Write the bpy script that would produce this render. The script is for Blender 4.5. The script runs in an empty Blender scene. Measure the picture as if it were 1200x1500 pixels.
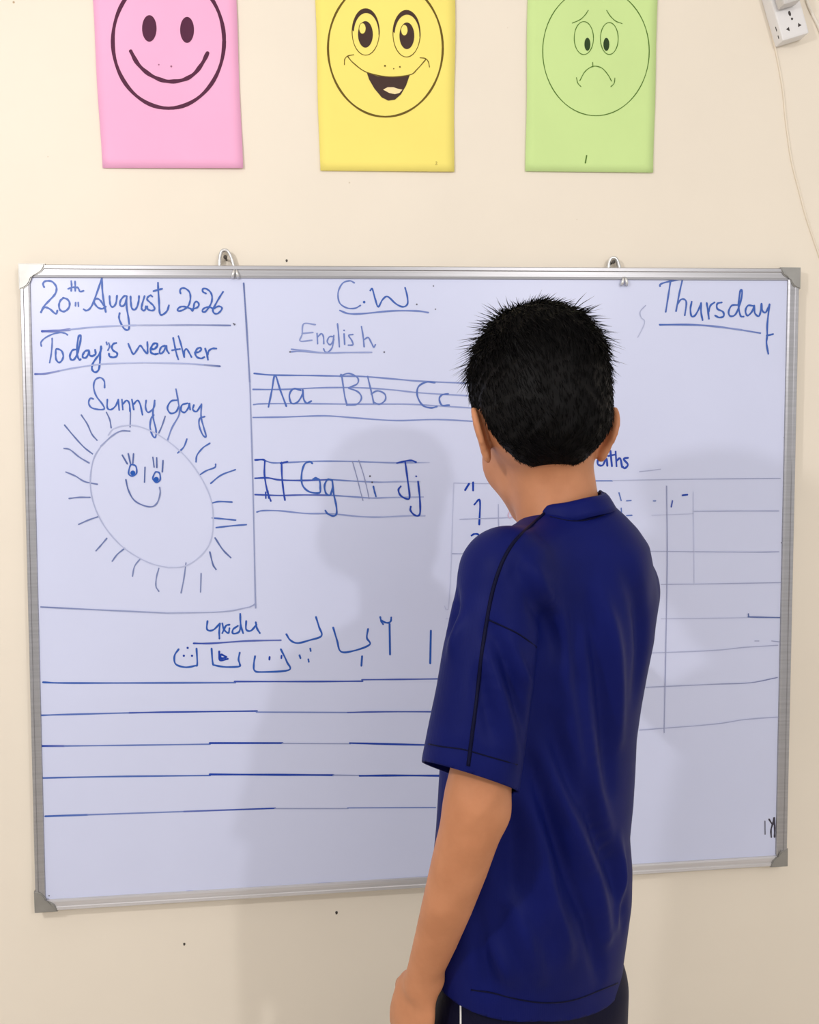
import bpy, bmesh, math, random
import numpy as np
from mathutils import Vector, Matrix, Euler
from mathutils.bvhtree import BVHTree

random.seed(4)
rng = np.random.default_rng(4)
C = bpy.context.scene.collection
scn = bpy.context.scene

# ------------------------------------------------------------------ camera
CAM = Vector((-0.16615, -1.38779, 1.2700))
BZ = 1.2700 - 0.19267            # height of the board centre
FPX = 1300.0                     # focal length in pixels of a 1200 x 1500 frame
cd = bpy.data.cameras.new('camera')
cam = bpy.data.objects.new('camera', cd)
C.objects.link(cam)
cam.location = CAM
cam.rotation_euler = (math.radians(86.7631), math.radians(0.5626), math.radians(-5.7648))
cd.sensor_fit = 'HORIZONTAL'
cd.sensor_width = 36
cd.lens = 36 * FPX / 1200
cd.clip_start = 0.02
scn.camera = cam
RM = np.array(cam.rotation_euler.to_matrix())
CN = np.array(CAM)

# ------------------------------------------------------------------ light, exposure
scn.view_settings.view_transform = 'Standard'
scn.view_settings.look = 'None'
scn.view_settings.gamma = 1
scn.view_settings.exposure = 0.10
world = bpy.data.worlds.new('room_air')
scn.world = world
world.use_nodes = True
bg = world.node_tree.nodes['Background']
bg.inputs[0].default_value = (1.0, 0.97, 0.95, 1)
bg.inputs[1].default_value = 0.67


def bulb(name, loc, watts, col, radius=0.06):
    l = bpy.data.lights.new(name, 'POINT')
    l.energy = watts
    l.color = col
    l.shadow_soft_size = radius
    o = bpy.data.objects.new(name, l)
    o.location = loc
    C.objects.link(o)
    return o


bulb('room_lamp', (1.03, -3.04, 2.28), 60, (1.0, 0.965, 0.945), 0.055)
bulb('room_lamp', (-1.04, -1.41, 1.88), 35, (1.0, 0.965, 0.945), 0.045)


# ------------------------------------------------------------------ helpers
def W(px, py, Y):
    """point of the vertical plane y = Y seen at a photo pixel"""
    d = RM @ np.array([(px - 600) / FPX, (750 - py) / FPX, -1.0])
    t = (Y - CN[1]) / d[1]
    return CN + d * t


def ray(px, py):
    d = RM @ np.array([(px - 600) / FPX, (750 - py) / FPX, -1.0])
    return Vector(CN), Vector(d).normalized()


def lin(r, g, b):
    f = lambda c: (c / 255) / 12.92 if c / 255 <= 0.04045 else ((c / 255 + 0.055) / 1.055) ** 2.4
    return (f(r), f(g), f(b))


def tag(o, label=None, cat=None, group=None, kind=None):
    if label: o['label'] = label
    if cat: o['category'] = cat
    if group: o['group'] = group
    if kind: o['kind'] = kind
    return o


def empty(name, loc, label, cat, group=None):
    o = bpy.data.objects.new(name, None)
    o.location = loc
    o.empty_display_size = 0.05
    C.objects.link(o)
    return tag(o, label, cat, group)


def put(name, verts, faces, mat, parent=None, smooth=True, label=None):
    me = bpy.data.meshes.new(name)
    me.from_pydata([tuple(map(float, v)) for v in verts], [], [tuple(map(int, f)) for f in faces])
    me.update()
    if smooth:
        me.shade_smooth()
    o = bpy.data.objects.new(name, me)
    C.objects.link(o)
    if mat: me.materials.append(mat)
    if parent:
        o.parent = parent
        if parent.parent is None:
            off = parent.location
        else:
            off = parent.parent.location + parent.location
        me.transform(Matrix.Translation(-off))
    if label: o['label'] = label
    return o


def put_bm(name, bm, mat, parent=None, smooth=False, label=None):
    bmesh.ops.recalc_face_normals(bm, faces=bm.faces)
    vs = [v.co.copy() for v in bm.verts]
    bm.verts.index_update()
    fs = [[v.index for v in f.verts] for f in bm.faces]
    bm.free()
    return put(name, vs, fs, mat, parent, smooth, label)


def bm_box(bm, c, ax, ay, az, bevel=0.0):
    """box with centre c and half-axis vectors"""
    c, ax, ay, az = Vector(c), Vector(ax), Vector(ay), Vector(az)
    r = bmesh.ops.create_cube(bm, size=2)
    for v in r['verts']:
        v.co = c + ax * v.co.x + ay * v.co.y + az * v.co.z
    if bevel:
        es = list({e for v in r['verts'] for e in v.link_edges})
        bmesh.ops.bevel(bm, geom=es, offset=bevel, segments=2, affect='EDGES', profile=0.6)


def tube(pts, rad, n=8, cap=True):
    """round tube along points; rad number or list"""
    pts = [Vector(p) for p in pts]
    if not hasattr(rad, '__len__'): rad = [rad] * len(pts)
    vs, fs = [], []
    prev = None
    for i, p in enumerate(pts):
        t = (pts[min(i + 1, len(pts) - 1)] - pts[max(i - 1, 0)]).normalized()
        if prev is None:
            a = t.orthogonal().normalized()
        else:
            a = (prev - t * prev.dot(t)).normalized()
        prev = a
        b = t.cross(a)
        for k in range(n):
            q = 2 * math.pi * k / n
            vs.append(p + (a * math.cos(q) + b * math.sin(q)) * rad[i])
    for i in range(len(pts) - 1):
        for k in range(n):
            k2 = (k + 1) % n
            fs.append((i * n + k, i * n + k2, (i + 1) * n + k2, (i + 1) * n + k))
    if cap:
        fs.append(tuple(range(n))[::-1])
        fs.append(tuple((len(pts) - 1) * n + k for k in range(n)))
    return vs, fs


def catmull(pts, step=0.35, minseg=2):
    """smooth curve through 2-d / 3-d points"""
    P = [np.array(p, float) for p in pts]
    if len(P) < 3: 
        if len(P) == 2 and minseg > 2:
            return [P[0] + (P[1] - P[0]) * k / minseg for k in range(minseg + 1)]
        return P
    closed = np.allclose(P[0], P[-1])
    out = []
    n = len(P)
    for i in range(n - 1):
        p0 = P[i - 1] if i > 0 else (P[-2] if closed else 2 * P[0] - P[1])
        p3 = P[i + 2] if i + 2 < n else (P[1] if closed else 2 * P[-1] - P[-2])
        p1, p2 = P[i], P[i + 1]
        m = 6
        for k in range(m):
            t = k / m
            out.append(0.5 * ((2 * p1) + (-p0 + p2) * t + (2 * p0 - 5 * p1 + 4 * p2 - p3) * t * t + (-p0 + 3 * p1 - 3 * p2 + p3) * t ** 3))
    out.append(P[-1])
    return out


# ------------------------------------------------------------------ materials
def new_mat(name, col, rough=0.5, metal=0.0, spec=0.5):
    m = bpy.data.materials.new(name)
    m.use_nodes = True
    p = m.node_tree.nodes['Principled BSDF']
    p.inputs['Base Color'].default_value = (*col, 1)
    p.inputs['Roughness'].default_value = rough
    p.inputs['Metallic'].default_value = metal
    p.inputs['Specular IOR Level'].default_value = spec
    return m, m.node_tree, p


def noise(nt, scale, detail=4, rough=0.5, stretch=None):
    tc = nt.nodes.new('ShaderNodeTexCoord')
    n = nt.nodes.new('ShaderNodeTexNoise')
    n.inputs['Scale'].default_value = scale
    n.inputs['Detail'].default_value = detail
    n.inputs['Roughness'].default_value = rough
    if stretch:
        mp = nt.nodes.new('ShaderNodeMapping')
        mp.inputs['Scale'].default_value = stretch
        nt.links.new(tc.outputs['Object'], mp.inputs[0])
        nt.links.new(mp.outputs[0], n.inputs['Vector'])
    else:
        nt.links.new(tc.outputs['Object'], n.inputs['Vector'])
    return n


def ramp(nt, src, stops):
    r = nt.nodes.new('ShaderNodeValToRGB')
    el = r.color_ramp.elements
    while len(el) < len(stops): el.new(0.5)
    for e, (pos, c) in zip(el, stops):
        e.position = pos
        e.color = (*c, 1)
    nt.links.new(src, r.inputs[0])
    return r


def bump(nt, p, src, strength, dist):
    b = nt.nodes.new('ShaderNodeBump')
    b.inputs['Strength'].default_value = strength
    b.inputs['Distance'].default_value = dist
    nt.links.new(src, b.inputs['Height'])
    nt.links.new(b.outputs[0], p.inputs['Normal'])


def mul(c, k): return tuple(min(1, x * k) for x in c)


def noisy(name, c1, c2, scale, rough=0.5, metal=0.0, bs=0.0, bscale=60, bd=0.001, spec=0.5, stretch=None):
    m, nt, p = new_mat(name, c1, rough, metal, spec)
    n = noise(nt, scale, 4, 0.55, stretch)
    r = ramp(nt, n.outputs['Fac'], [(0.35, c1), (0.65, c2)])
    nt.links.new(r.outputs[0], p.inputs['Base Color'])
    if bs:
        n2 = noise(nt, bscale, 3)
        bump(nt, p, n2.outputs['Fac'], bs, bd)
    return m, nt, p


# wall: cream emulsion over trowelled plaster with a few tiny chips
WALL = (0.83, 0.758, 0.650)
M_wall, nt, p = noisy('cream_wall_paint', WALL, mul(WALL, 0.965), 3.0, 0.75, bs=0.12, bscale=26, bd=0.004, spec=0.25)
tc = nt.nodes.new('ShaderNodeTexCoord')
vor = nt.nodes.new('ShaderNodeTexVoronoi')
vor.inputs['Scale'].default_value = 11
nt.links.new(tc.outputs['Object'], vor.inputs['Vector'])
n3 = noise(nt, 5.5, 2)
mth = nt.nodes.new('ShaderNodeMath'); mth.operation = 'ADD'
nt.links.new(vor.outputs['Distance'], mth.inputs[0])
mm = nt.nodes.new('ShaderNodeMath'); mm.operation = 'MULTIPLY'; mm.inputs[1].default_value = 0.10
nt.links.new(n3.outputs['Fac'], mm.inputs[0]); nt.links.new(mm.outputs[0], mth.inputs[1])
spk = ramp(nt, mth.outputs[0], [(0.058, (0.55, 0.45, 0.32)), (0.068, (1, 1, 1))])
mx = nt.nodes.new('ShaderNodeMix'); mx.data_type = 'RGBA'; mx.blend_type = 'MULTIPLY'
mx.inputs[0].default_value = 1
src = p.inputs['Base Color'].links[0].from_socket
nt.links.new(src, mx.inputs[6]); nt.links.new(spk.outputs[0], mx.inputs[7])
nt.links.new(mx.outputs[2], p.inputs['Base Color'])

M_floor, _, _ = noisy('beige_floor_tile', (0.62, 0.56, 0.48), (0.57, 0.51, 0.43), 5, 0.35)
M_ceil, _, _ = noisy('white_ceiling_paint', (0.8, 0.79, 0.76), (0.78, 0.77, 0.74), 4, 0.8)
BOARD = (0.630, 0.672, 0.885)
M_board, nt, p = noisy('bluish_white_laminate', BOARD, mul(BOARD, 0.975), 4.0, 0.32, spec=0.25)
M_alu, nt, p = noisy('brushed_aluminium', (0.43, 0.43, 0.455), (0.37, 0.37, 0.39), 8, 0.38, 0.8, stretch=(0.4, 1, 30))
M_alu2, nt, p = noisy('smudged_lit_aluminium', (0.66, 0.65, 0.68), (0.56, 0.55, 0.57), 8, 0.45, 0.5, stretch=(0.4, 1, 30))  # bottom rail: smudges plus upward reflection, painted as a paler rail metal
M_cap, _, _ = noisy('grey_corner_cap', (0.34, 0.335, 0.32), (0.29, 0.285, 0.27), 30, 0.4, 0.5)
M_steel, _, _ = noisy('bright_steel', (0.78, 0.78, 0.77), (0.7, 0.7, 0.7), 40, 0.3, 0.6)
M_nail, _, _ = noisy('dark_nail_iron', (0.06, 0.05, 0.045), (0.1, 0.09, 0.08), 80, 0.5, 0.6)
M_plastic, _, _ = noisy('white_plastic', (0.78, 0.77, 0.78), (0.76, 0.75, 0.76), 20, 0.4)
M_plug, _, _ = noisy('grey_white_plastic', (0.62, 0.6, 0.59), (0.6, 0.58, 0.57), 20, 0.4)
M_hole, _, _ = noisy('dark_socket_hole', (0.03, 0.025, 0.025), (0.04, 0.03, 0.03), 50, 0.6)
M_cord, _, _ = noisy('cream_cable_sheath', (0.80, 0.715, 0.595), (0.78, 0.70, 0.58), 20, 0.6)
M_wcord, _, _ = noisy('white_cable_sheath', (0.80, 0.75, 0.67), (0.78, 0.73, 0.65), 20, 0.5)


def attr_mat(name, rough):
    m, nt, p = new_mat(name, (1, 1, 1), rough, 0, 0.25)
    a = nt.nodes.new('ShaderNodeAttribute')
    a.attribute_name = 'pigment'
    n = noise(nt, 140, 3)
    r = ramp(nt, n.outputs['Fac'], [(0.3, (1, 1, 1)), (0.7, (0.94, 0.94, 0.95))])
    mx = nt.nodes.new('ShaderNodeMix'); mx.data_type = 'RGBA'; mx.blend_type = 'MULTIPLY'
    mx.inputs[0].default_value = 1
    nt.links.new(a.outputs['Color'], mx.inputs[6]); nt.links.new(r.outputs[0], mx.inputs[7])
    nt.links.new(mx.outputs[2], p.inputs['Base Color'])
    return m


M_ink = attr_mat('marker_ink', 0.35)
M_print = attr_mat('printer_toner', 0.55)


def paper(name, c):
    m, nt, p = noisy(name, c, mul(c, 0.96), 6, 0.7, bs=0.15, bscale=18, bd=0.003, spec=0.2)
    return m


M_pink = paper('pink_paper', (0.90, 0.44, 0.67))
M_yel = paper('yellow_paper', (0.92, 0.79, 0.20))
M_grn = paper('green_paper', (0.60, 0.79, 0.33))

SKIN1, SKIN2 = (0.53, 0.228, 0.112), (0.45, 0.185, 0.086)
M_skin, nt, p = noisy('warm_brown_skin', SKIN1, SKIN2, 22, 0.5, bs=0.08, bscale=260, bd=0.0006, spec=0.35)
p.inputs['Subsurface Weight'].default_value = 0.08
p.inputs['Subsurface Radius'].default_value = (0.012, 0.005, 0.003)
p.inputs['Subsurface Scale'].default_value = 0.6
M_hair, nt, p = noisy('black_hair', (0.0018, 0.0016, 0.0018), (0.0036, 0.0031, 0.0034), 90, 0.55, spec=0.10)
M_lip, _, _ = noisy('lip_skin', (0.40, 0.13, 0.09), (0.36, 0.12, 0.08), 60, 0.45)
M_eyew, _, _ = noisy('eye_white', (0.75, 0.72, 0.68), (0.7, 0.67, 0.63), 60, 0.25)
M_iris, _, _ = noisy('dark_brown_iris', (0.03, 0.015, 0.008), (0.04, 0.02, 0.01), 200, 0.15)


def cloth(name, c1, c2, sheen):
    m, nt, p = noisy(name, c1, c2, 9, 0.5, spec=0.07)
    p.inputs['Sheen Weight'].default_value = sheen
    p.inputs['Sheen Roughness'].default_value = 0.45
    p.inputs['Sheen Tint'].default_value = (0.30, 0.36, 1.0, 1)
    tc = nt.nodes.new('ShaderNodeTexCoord')
    w = nt.nodes.new('ShaderNodeTexWave')
    w.inputs['Scale'].default_value = 260
    w.inputs['Distortion'].default_value = 1.5
    nt.links.new(tc.outputs['Object'], w.inputs['Vector'])
    bump(nt, p, w.outputs['Fac'], 0.10, 0.0005)
    return m


M_shirt = cloth('navy_jersey', (0.0048, 0.0086, 0.102), (0.0038, 0.0068, 0.082), 0.0)
M_seam = cloth('dark_navy_piping', (0.0035, 0.004, 0.026), (0.003, 0.0035, 0.022), 0.0)
M_trous = cloth('black_navy_trousers', (0.0060, 0.0060, 0.022), (0.005, 0.005, 0.018), 0.04)
M_piping, _, _ = noisy('white_piping', (0.8, 0.8, 0.8), (0.75, 0.75, 0.75), 40, 0.6)
M_shoe, _, _ = noisy('black_shoe_leather', (0.012, 0.012, 0.012), (0.018, 0.018, 0.018), 30, 0.35)
M_sole, _, _ = noisy('grey_rubber_sole', (0.2, 0.2, 0.2), (0.16, 0.16, 0.16), 30, 0.7)

# ------------------------------------------------------------------ the room
WY = 0.022                       # face of the wall behind the board


def slab(name, lo, hi, mat):
    bm = bmesh.new()
    lo, hi = Vector(lo), Vector(hi)
    h = (hi - lo) / 2
    bm_box(bm, (lo + hi) / 2, (h.x, 0, 0), (0, h.y, 0), (0, 0, h.z))
    return tag(put_bm(name, bm, mat), kind='structure')


slab('wall_front', (-2.4, WY, 0), (2.4, WY + 0.12, 2.75), M_wall)
slab('floor', (-2.4, -3.4, -0.1), (2.4, WY + 0.12, 0), M_floor)
slab('ceiling', (-2.4, -3.4, 2.75), (2.4, WY + 0.12, 2.85), M_ceil)
slab('baseboard_front', (-2.4, WY - 0.012, 0), (2.4, WY, 0.09), M_ceil)


# ------------------------------------------------------------------ drawn strokes
def mixc(a, b, t): return tuple(a[i] * (1 - t) + b[i] * t for i in range(3))


class Draw:
    """collects flat marker strokes; to3d maps photo pixels to the sheet they lie on"""
    def __init__(s, to3d, base):
        s.v, s.f, s.c = [], [], []
        s.to3d, s.base, s.n = to3d, base, 0

    def _add(s, vs, fs, cs):
        k = len(s.v)
        s.v += vs; s.c += cs
        s.f += [tuple(i + k for i in f) for f in fs]

    def stroke(s, pts, w, ink, d0=1.0, d1=None, smooth=True):
        if d1 is None: d1 = d0
        P = catmull(pts) if smooth else [np.array(q, float) for q in pts]
        Q = [P[0]]
        for q in P[1:]:
            if np.linalg.norm(q - Q[-1]) > 0.25: Q.append(q)
        P = Q
        if len(P) < 2:
            return s.dot(P[0][0], P[0][1], w * 0.5, ink, d0)
        s.n += 1
        lift = 0.00030 + s.n * 0.000012
        n = len(P)
        vs, cs, fs = [], [], []
        for i in range(n):
            t = P[min(i + 1, n - 1)] - P[max(i - 1, 0)]
            t = t / (np.linalg.norm(t) + 1e-9)
            nn = np.array([-t[1], t[0]])
            u = i / (n - 1)
            ww = w * (0.88 + 0.12 * math.sin(i * 0.9 + s.n)) / 2
            col = mixc(s.base, ink, d0 + (d1 - d0) * u)
            for q in (P[i] + nn * ww, P[i] - nn * ww):
                vs.append(s.to3d(q[0], q[1], lift + 1e-5 * u)); cs.append(col)
            if i:
                k = 2 * i
                fs.append((k - 2, k - 1, k + 1, k))
        for (i, j, dirn) in ((0, 1, 1), (n - 1, n - 2, -1)):     # rounded ends
            t = P[i] - P[j]; t = t / (np.linalg.norm(t) + 1e-9)
            a0 = math.atan2(t[1], t[0])
            base = len(vs)
            col = cs[2 * i]
            m = 5
            for k in range(m + 1):
                a = a0 - math.pi / 2 + math.pi * k / m
                q = P[i] + np.array([math.cos(a), math.sin(a)]) * w * 0.45
                vs.append(s.to3d(q[0], q[1], lift)); cs.append(col)
            fs.append(tuple(range(base, base + m + 1)))
        s._add(vs, fs, cs)

    def poly(s, pts, ink, d=1.0, smooth=False):
        s.n += 1
        lift = 0.00030 + s.n * 0.000012
        P = catmull(list(pts) + [pts[0]])[:-1] if smooth else pts
        col = mixc(s.base, ink, d)
        c = np.mean(np.array(P), axis=0)
        vs = [s.to3d(q[0], q[1], lift) for q in P] + [s.to3d(c[0], c[1], lift)]
        n = len(P)
        s._add(vs, [(i, (i + 1) % n, n) for i in range(n)], [col] * (n + 1))

    def ellipse(s, cx, cy, rx, ry, ink, w=None, d=1.0, m=40):
        P = [(cx + rx * math.cos(2 * math.pi * k / m), cy + ry * math.sin(2 * math.pi * k / m)) for k in range(m)]
        if w is None: s.poly(P, ink, d)
        else: s.stroke(P + [P[0]], w, ink, d, smooth=False)

    def dot(s, x, y, r, ink, d=1.0):
        s.ellipse(x, y, r, r, ink, None, d, 10)

    def build(s, name, mat, parent, label=None):
        o = put(name, s.v, s.f, mat, parent, False, label)
        a = o.data.color_attributes.new('pigment', 'FLOAT_COLOR', 'POINT')
        a.data.foreach_set('color', np.array([(*c, 1) for c in s.c], 'f').ravel())
        # every face looks into the room
        bm = bmesh.new(); bm.from_mesh(o.data)
        bm.normal_update()
        for f in bm.faces:
            if f.normal.y > 0: f.normal_flip()
        bm.to_mesh(o.data); bm.free()
        return o


def parse(txt):
    return [tuple(float(a) for a in q.split(',')) for q in txt.split()]


# ------------------------------------------------------------------ whiteboard
corner_px = [(28, 387), (1172, 393), (1153, 1268), (52, 1336)]
TL, TR, BR, BL = [Vector(W(x, y, 0.0)) for x, y in corner_px]
board = empty('whiteboard', (0, WY, (BL.z + BR.z) / 2),
              'large aluminium framed whiteboard covered in blue marker writing, hung on the cream wall', 'whiteboard')
SURF = 0.0035


def bilin(u, v, y):
    q = (TL * (1 - u) + TR * u) * (1 - v) + (BL * (1 - u) + BR * u) * v
    return Vector((q.x, y, q.z))


BW, BH = (TR - TL).length, (TL - BL).length
bm = bmesh.new()
e = 0.004
vs = [bilin(u, v, SURF) for u, v in ((e, e), (1 - e, e), (1 - e, 1 - e), (e, 1 - e))]
vb = [Vector((q.x, WY - 0.004, q.z)) for q in vs]
V = [bm.verts.new(q) for q in vs + vb]
for f in ((0, 1, 2, 3), (7, 6, 5, 4), (0, 4, 5, 1), (1, 5, 6, 2), (2, 6, 7, 3), (3, 7, 4, 0)):
    bm.faces.new([V[i] for i in f])
surface = put_bm('writing_surface', bm, M_board, board, label='bluish white glossy writing surface')


def rail(a, b, inward, width):
    """aluminium rail: a raised outer bead, a flat and a lip down onto the surface"""
    prof = [(0, WY - 0.001), (0, 0.0012), (0.0012, 0.0), (width * 0.30, 0.0), (width * 0.36, 0.0012), (width * 0.78, 0.0008),
            (width * 0.95, 0.0014), (width, SURF + 0.0002), (width * 0.9, SURF + 0.004), (width * 0.5, WY - 0.001)]
    a, b = Vector(a), Vector(b)
    d = (b - a).normalized()
    iv = Vector(inward)
    iv = (iv - d * iv.dot(d)).normalized()
    vs, fs = [], []
    n = len(prof)
    for end, sgn in ((a, 1), (b, -1)):
        for (w, y) in prof:
            q = end + iv * w + d * sgn * w
            vs.append((q.x, y, q.z))
    for k in range(n):
        k2 = (k + 1) % n
        fs.append((k, k2, n + k2, n + k))
    fs.append(tuple(range(n))); fs.append(tuple(range(n, 2 * n))[::-1])
    bm = bmesh.new()
    V = [bm.verts.new(q) for q in vs]
    for f in fs: bm.faces.new([V[i] for i in f])
    return bm


RW = 0.0185
put_bm('frame_rail', rail(TL, TR, (0, 0, -1), 0.0195), M_alu, board, label='brushed aluminium top rail')
put_bm('frame_rail', rail(BL, BR, (0, 0, 1), 0.0175), M_alu2, board, label='smudged aluminium bottom rail, reflected light painted into its colour')
put_bm('frame_rail', rail(TL, BL, (1, 0, 0), 0.0150), M_alu, board, label='aluminium left rail')
put_bm('frame_rail', rail(TR, BR, (-1, 0, 0), 0.0195), M_alu, board, label='aluminium right rail')

for (cn, sx, sz, lab, L) in ((TL, 1, -1, 'top left corner cap', 0.037), (TR, -1, -1, 'top right corner cap', 0.033),
                             (BR, -1, 1, 'chipped bottom right corner cap', 0.029), (BL, 1, 1, 'grey bottom left corner cap', 0.033)):
    # L shaped cap with two concave swept arms
    out = [(-0.0012, -0.0012), (L, -0.0012), (L - 0.001, 0.004), (L * 0.86, 0.0105), (L * 0.70, 0.0145), (L * 0.52, 0.0165), (0.0165, 0.0170),
           (0.0170, L * 0.52), (0.0145, L * 0.70), (0.0105, L * 0.86), (0.004, L - 0.001), (-0.0012, L)]
    bm = bmesh.new()
    fr, bk, inn = [], [], []
    cx = sum(q[0] for q in out) / len(out); cz = sum(q[1] for q in out) / len(out)
    for (a, b) in out:
        fr.append(bm.verts.new((cn.x + sx * a, -0.0016, cn.z + sz * b)))
        bk.append(bm.verts.new((cn.x + sx * a, WY - 0.0005, cn.z + sz * b)))
    n = len(out)
    bm.faces.new(fr); bm.faces.new(bk[::-1])
    for k in range(n):
        bm.faces.new((fr[k], bk[k], bk[(k + 1) % n], fr[(k + 1) % n]))
    ed = [ed for ed in bm.edges if all(v in fr for v in ed.verts)]
    bmesh.ops.bevel(bm, geom=ed, offset=0.0014, segments=3, affect='EDGES')
    put_bm('corner_cap', bm, M_cap, board, smooth=False, label=lab)

# hangers: a folded steel loop standing up behind the top rail, riveted to it
for (hx, hy, lab, s) in ((331, 366, 'left wire hanger', 1.0), (901, 377, 'right wire hanger', 0.92)):
    t = W(hx, hy, 0.008)
    pts = [(-0.0105, -0.026), (-0.0098, -0.012), (-0.0075, -0.003), (-0.0035, 0.0), (0.0015, -0.0005), (0.0052, -0.005), (0.0085, -0.014), (0.0115, -0.026)]
    P = catmull([(t[0] + a * s, 0.010, t[2] + b * s) for a, b in pts])
    bm = bmesh.new()
    rows = []
    for i, q in enumerate(P):
        tn = P[min(i + 1, len(P) - 1)] - P[max(i - 1, 0)]
        tn = tn / np.linalg.norm(tn)
        nn = np.array([-tn[2], 0, tn[0]]) * 0.0019
        rows.append([bm.verts.new(q + nn + np.array([0, -0.0012, 0])), bm.verts.new(q - nn + np.array([0, -0.0012, 0])),
                     bm.verts.new(q - nn + np.array([0, 0.006, 0])), bm.verts.new(q + nn + np.array([0, 0.006, 0]))])
    for r0, r1 in zip(rows, rows[1:]):
        for k in range(4):
            bm.faces.new((r0[k], r0[(k + 1) % 4], r1[(k + 1) % 4], r1[k]))
    bm.faces.new(rows[0]); bm.faces.new(rows[-1][::-1])
    h = put_bm('wire_hanger', bm, M_steel, board, smooth=True, label=lab)
    # clip on the face of the rail
    q = W(hx + 14, hy + 36, -0.001)
    vv, ff = [], []
    for dx in (-0.0048, 0.0042):
        v1, f1 = tube([(q[0] + dx, 0.001, q[2] - 0.005), (q[0] + dx * 0.8, -0.0028, q[2] - 0.0015), (q[0] + dx * 0.5, -0.002, q[2] + 0.004), (q[0] + dx * 0.3, 0.0015, q[2] + 0.008)],
                      [0.0022, 0.0026, 0.002, 0.001], 8)
        ff += [tuple(i + len(vv) for i in f) for f in f1]; vv += v1
    put('hanger_clip', vv, ff, M_steel, h, label='small bright clip')
for (nx, ny, lab) in ((330, 377, 'dark nail holding the left hanger of the whiteboard'), (899, 384, 'dark nail holding the right hanger of the whiteboard')):
    t = W(nx, ny, 0.004)
    v1, f1 = tube([(t[0], WY + 0.01, t[2]), (t[0], 0.006, t[2] + 0.0005), (t[0], 0.0055, t[2] + 0.0005), (t[0], 0.0035, t[2] + 0.0005)], [0.0016, 0.0016, 0.0030, 0.0028], 10)
    tag(put('wall_nail', v1, f1, M_nail, None, True), lab, 'nail', 'nails the whiteboard hangs on')

# ------------------------------------------------------------------ writing on the board
BLUE = lin(26, 84, 176)
DEEP = lin(16, 62, 168)
SLATE = lin(48, 80, 152)
GREY = lin(72, 86, 150)
BLACK = lin(40, 30, 48)
RED = lin(205, 90, 120)


def on_board(x, y, lift):
    q = W(x, y, SURF)
    return (q[0], SURF - lift, q[2])


def sketch(name, label, groups):
    d = Draw(on_board, BOARD)
    for (x0, y0, sc, lines) in groups:
        for ln in lines.strip().split('\n'):
            ln = ln.strip()
            if not ln: continue
            head, body = ln.split('|')
            h = head.split()
            ink = {'b': BLUE, 'd': DEEP, 's': SLATE, 'g': GREY, 'k': BLACK, 'r': RED}[h[0]]
            w = float(h[1]); d0 = float(h[2]); d1 = float(h[3]) if len(h) > 3 else d0
            if h[0] == 'g': w, d0, d1 = w * 0.85, d0 * 0.85, d1 * 0.85
            for part in body.split(';'):
                P = [(x0 + a * sc, y0 + b * sc) for a, b in parse(part)]
                if len(P) == 1: d.dot(P[0][0], P[0][1], w / 2, ink, d0)
                else: d.stroke(P, w, ink, d0, d1)
    return d.build(name, M_ink, surface, label)


A_ = (50, 400, 0.125)
B_ = (190, 400, 0.125)
Z5 = (20, 370, 0.291667)
C_ = (60, 560, 0.266667)
D_ = (340, 370, 0.3)
E_ = (360, 640, 0.25)
F_ = (240, 880, 0.35)
G_ = (30, 970, 0.533333)
H_ = (940, 400, 0.183333)
J_ = (640, 640, 0.45)

sketch('handwritten_date', 'blue handwriting reading 20th August 2026 with an underline', [(*A_, '''
b 3.2 .95|118,165 105,135 115,105 150,92 210,100 255,150 262,200 240,255 180,320 120,385 80,460;80,460 110,410 140,402 190,425 240,470 265,470 272,440
b 3.2 .95|340,295 310,320 292,370 300,425 335,450 375,440 410,400 415,345 385,305 340,290
b 2.8 .95|435,95 440,150 435,210;400,185 440,170 480,165;480,98 482,150 482,208;482,180 505,165 525,190 540,218 580,208
b 2.6 .9|487,345 485,385;517,345 520,390
b 3.0 .95|582,425 610,440 650,420 690,355 740,220 792,66;795,65 800,200 815,320 840,455;840,395 800,418 750,405 712,360 705,320 740,300 780,325 815,380
b 3.0 .95|885,270 887,330 900,385 930,395 960,350 972,265
b 3.0 .95|1085,275 1060,268 1020,310 1005,360 1025,390 1060,370 1085,300;1085,270 1085,400 1105,520 1115,630 1095,668 1050,645 1005,560 995,510 1003,470
d 4.2 1 .7|95,682 250,678 420,662
b 2.6 .6 .4|420,662 650,638 900,622 1200,612
s 2.4 .4 .8|1200,612 1500,611 1900,609 2300,614
k 3 .8|2350,602
'''), (*B_, '''
b 3.0 .95|10,275 15,350 25,410 55,430 85,400 105,330 110,270
b 2.9 .95|175,270 145,370 140,415 160,440 185,425 188,390;265,275 245,262 215,280 205,310 240,345 280,385 292,425 260,440 215,425 205,390
b 3.0 .95|332,115 335,200 345,350 350,450 365,490 400,480 440,440 460,380;280,212 330,198 380,185
b 2.8 .95|597,240 590,205 610,178 650,180 695,215 712,270 705,340 680,395 620,435 570,445 565,420 600,395 650,395 720,420
b 2.8 .95|720,420 735,445 750,400 760,350 790,335 812,370 790,405 740,420
b 2.8 .95|895,240 860,220 855,190 890,182 940,215 965,270 960,340 930,400 890,450 860,455 855,430 890,405 940,400 980,420
b 2.8 .95|1095,220 1050,290 1000,380 975,430 990,470 1030,475 1070,440 1080,405 1040,390 990,415
''')])
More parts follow.
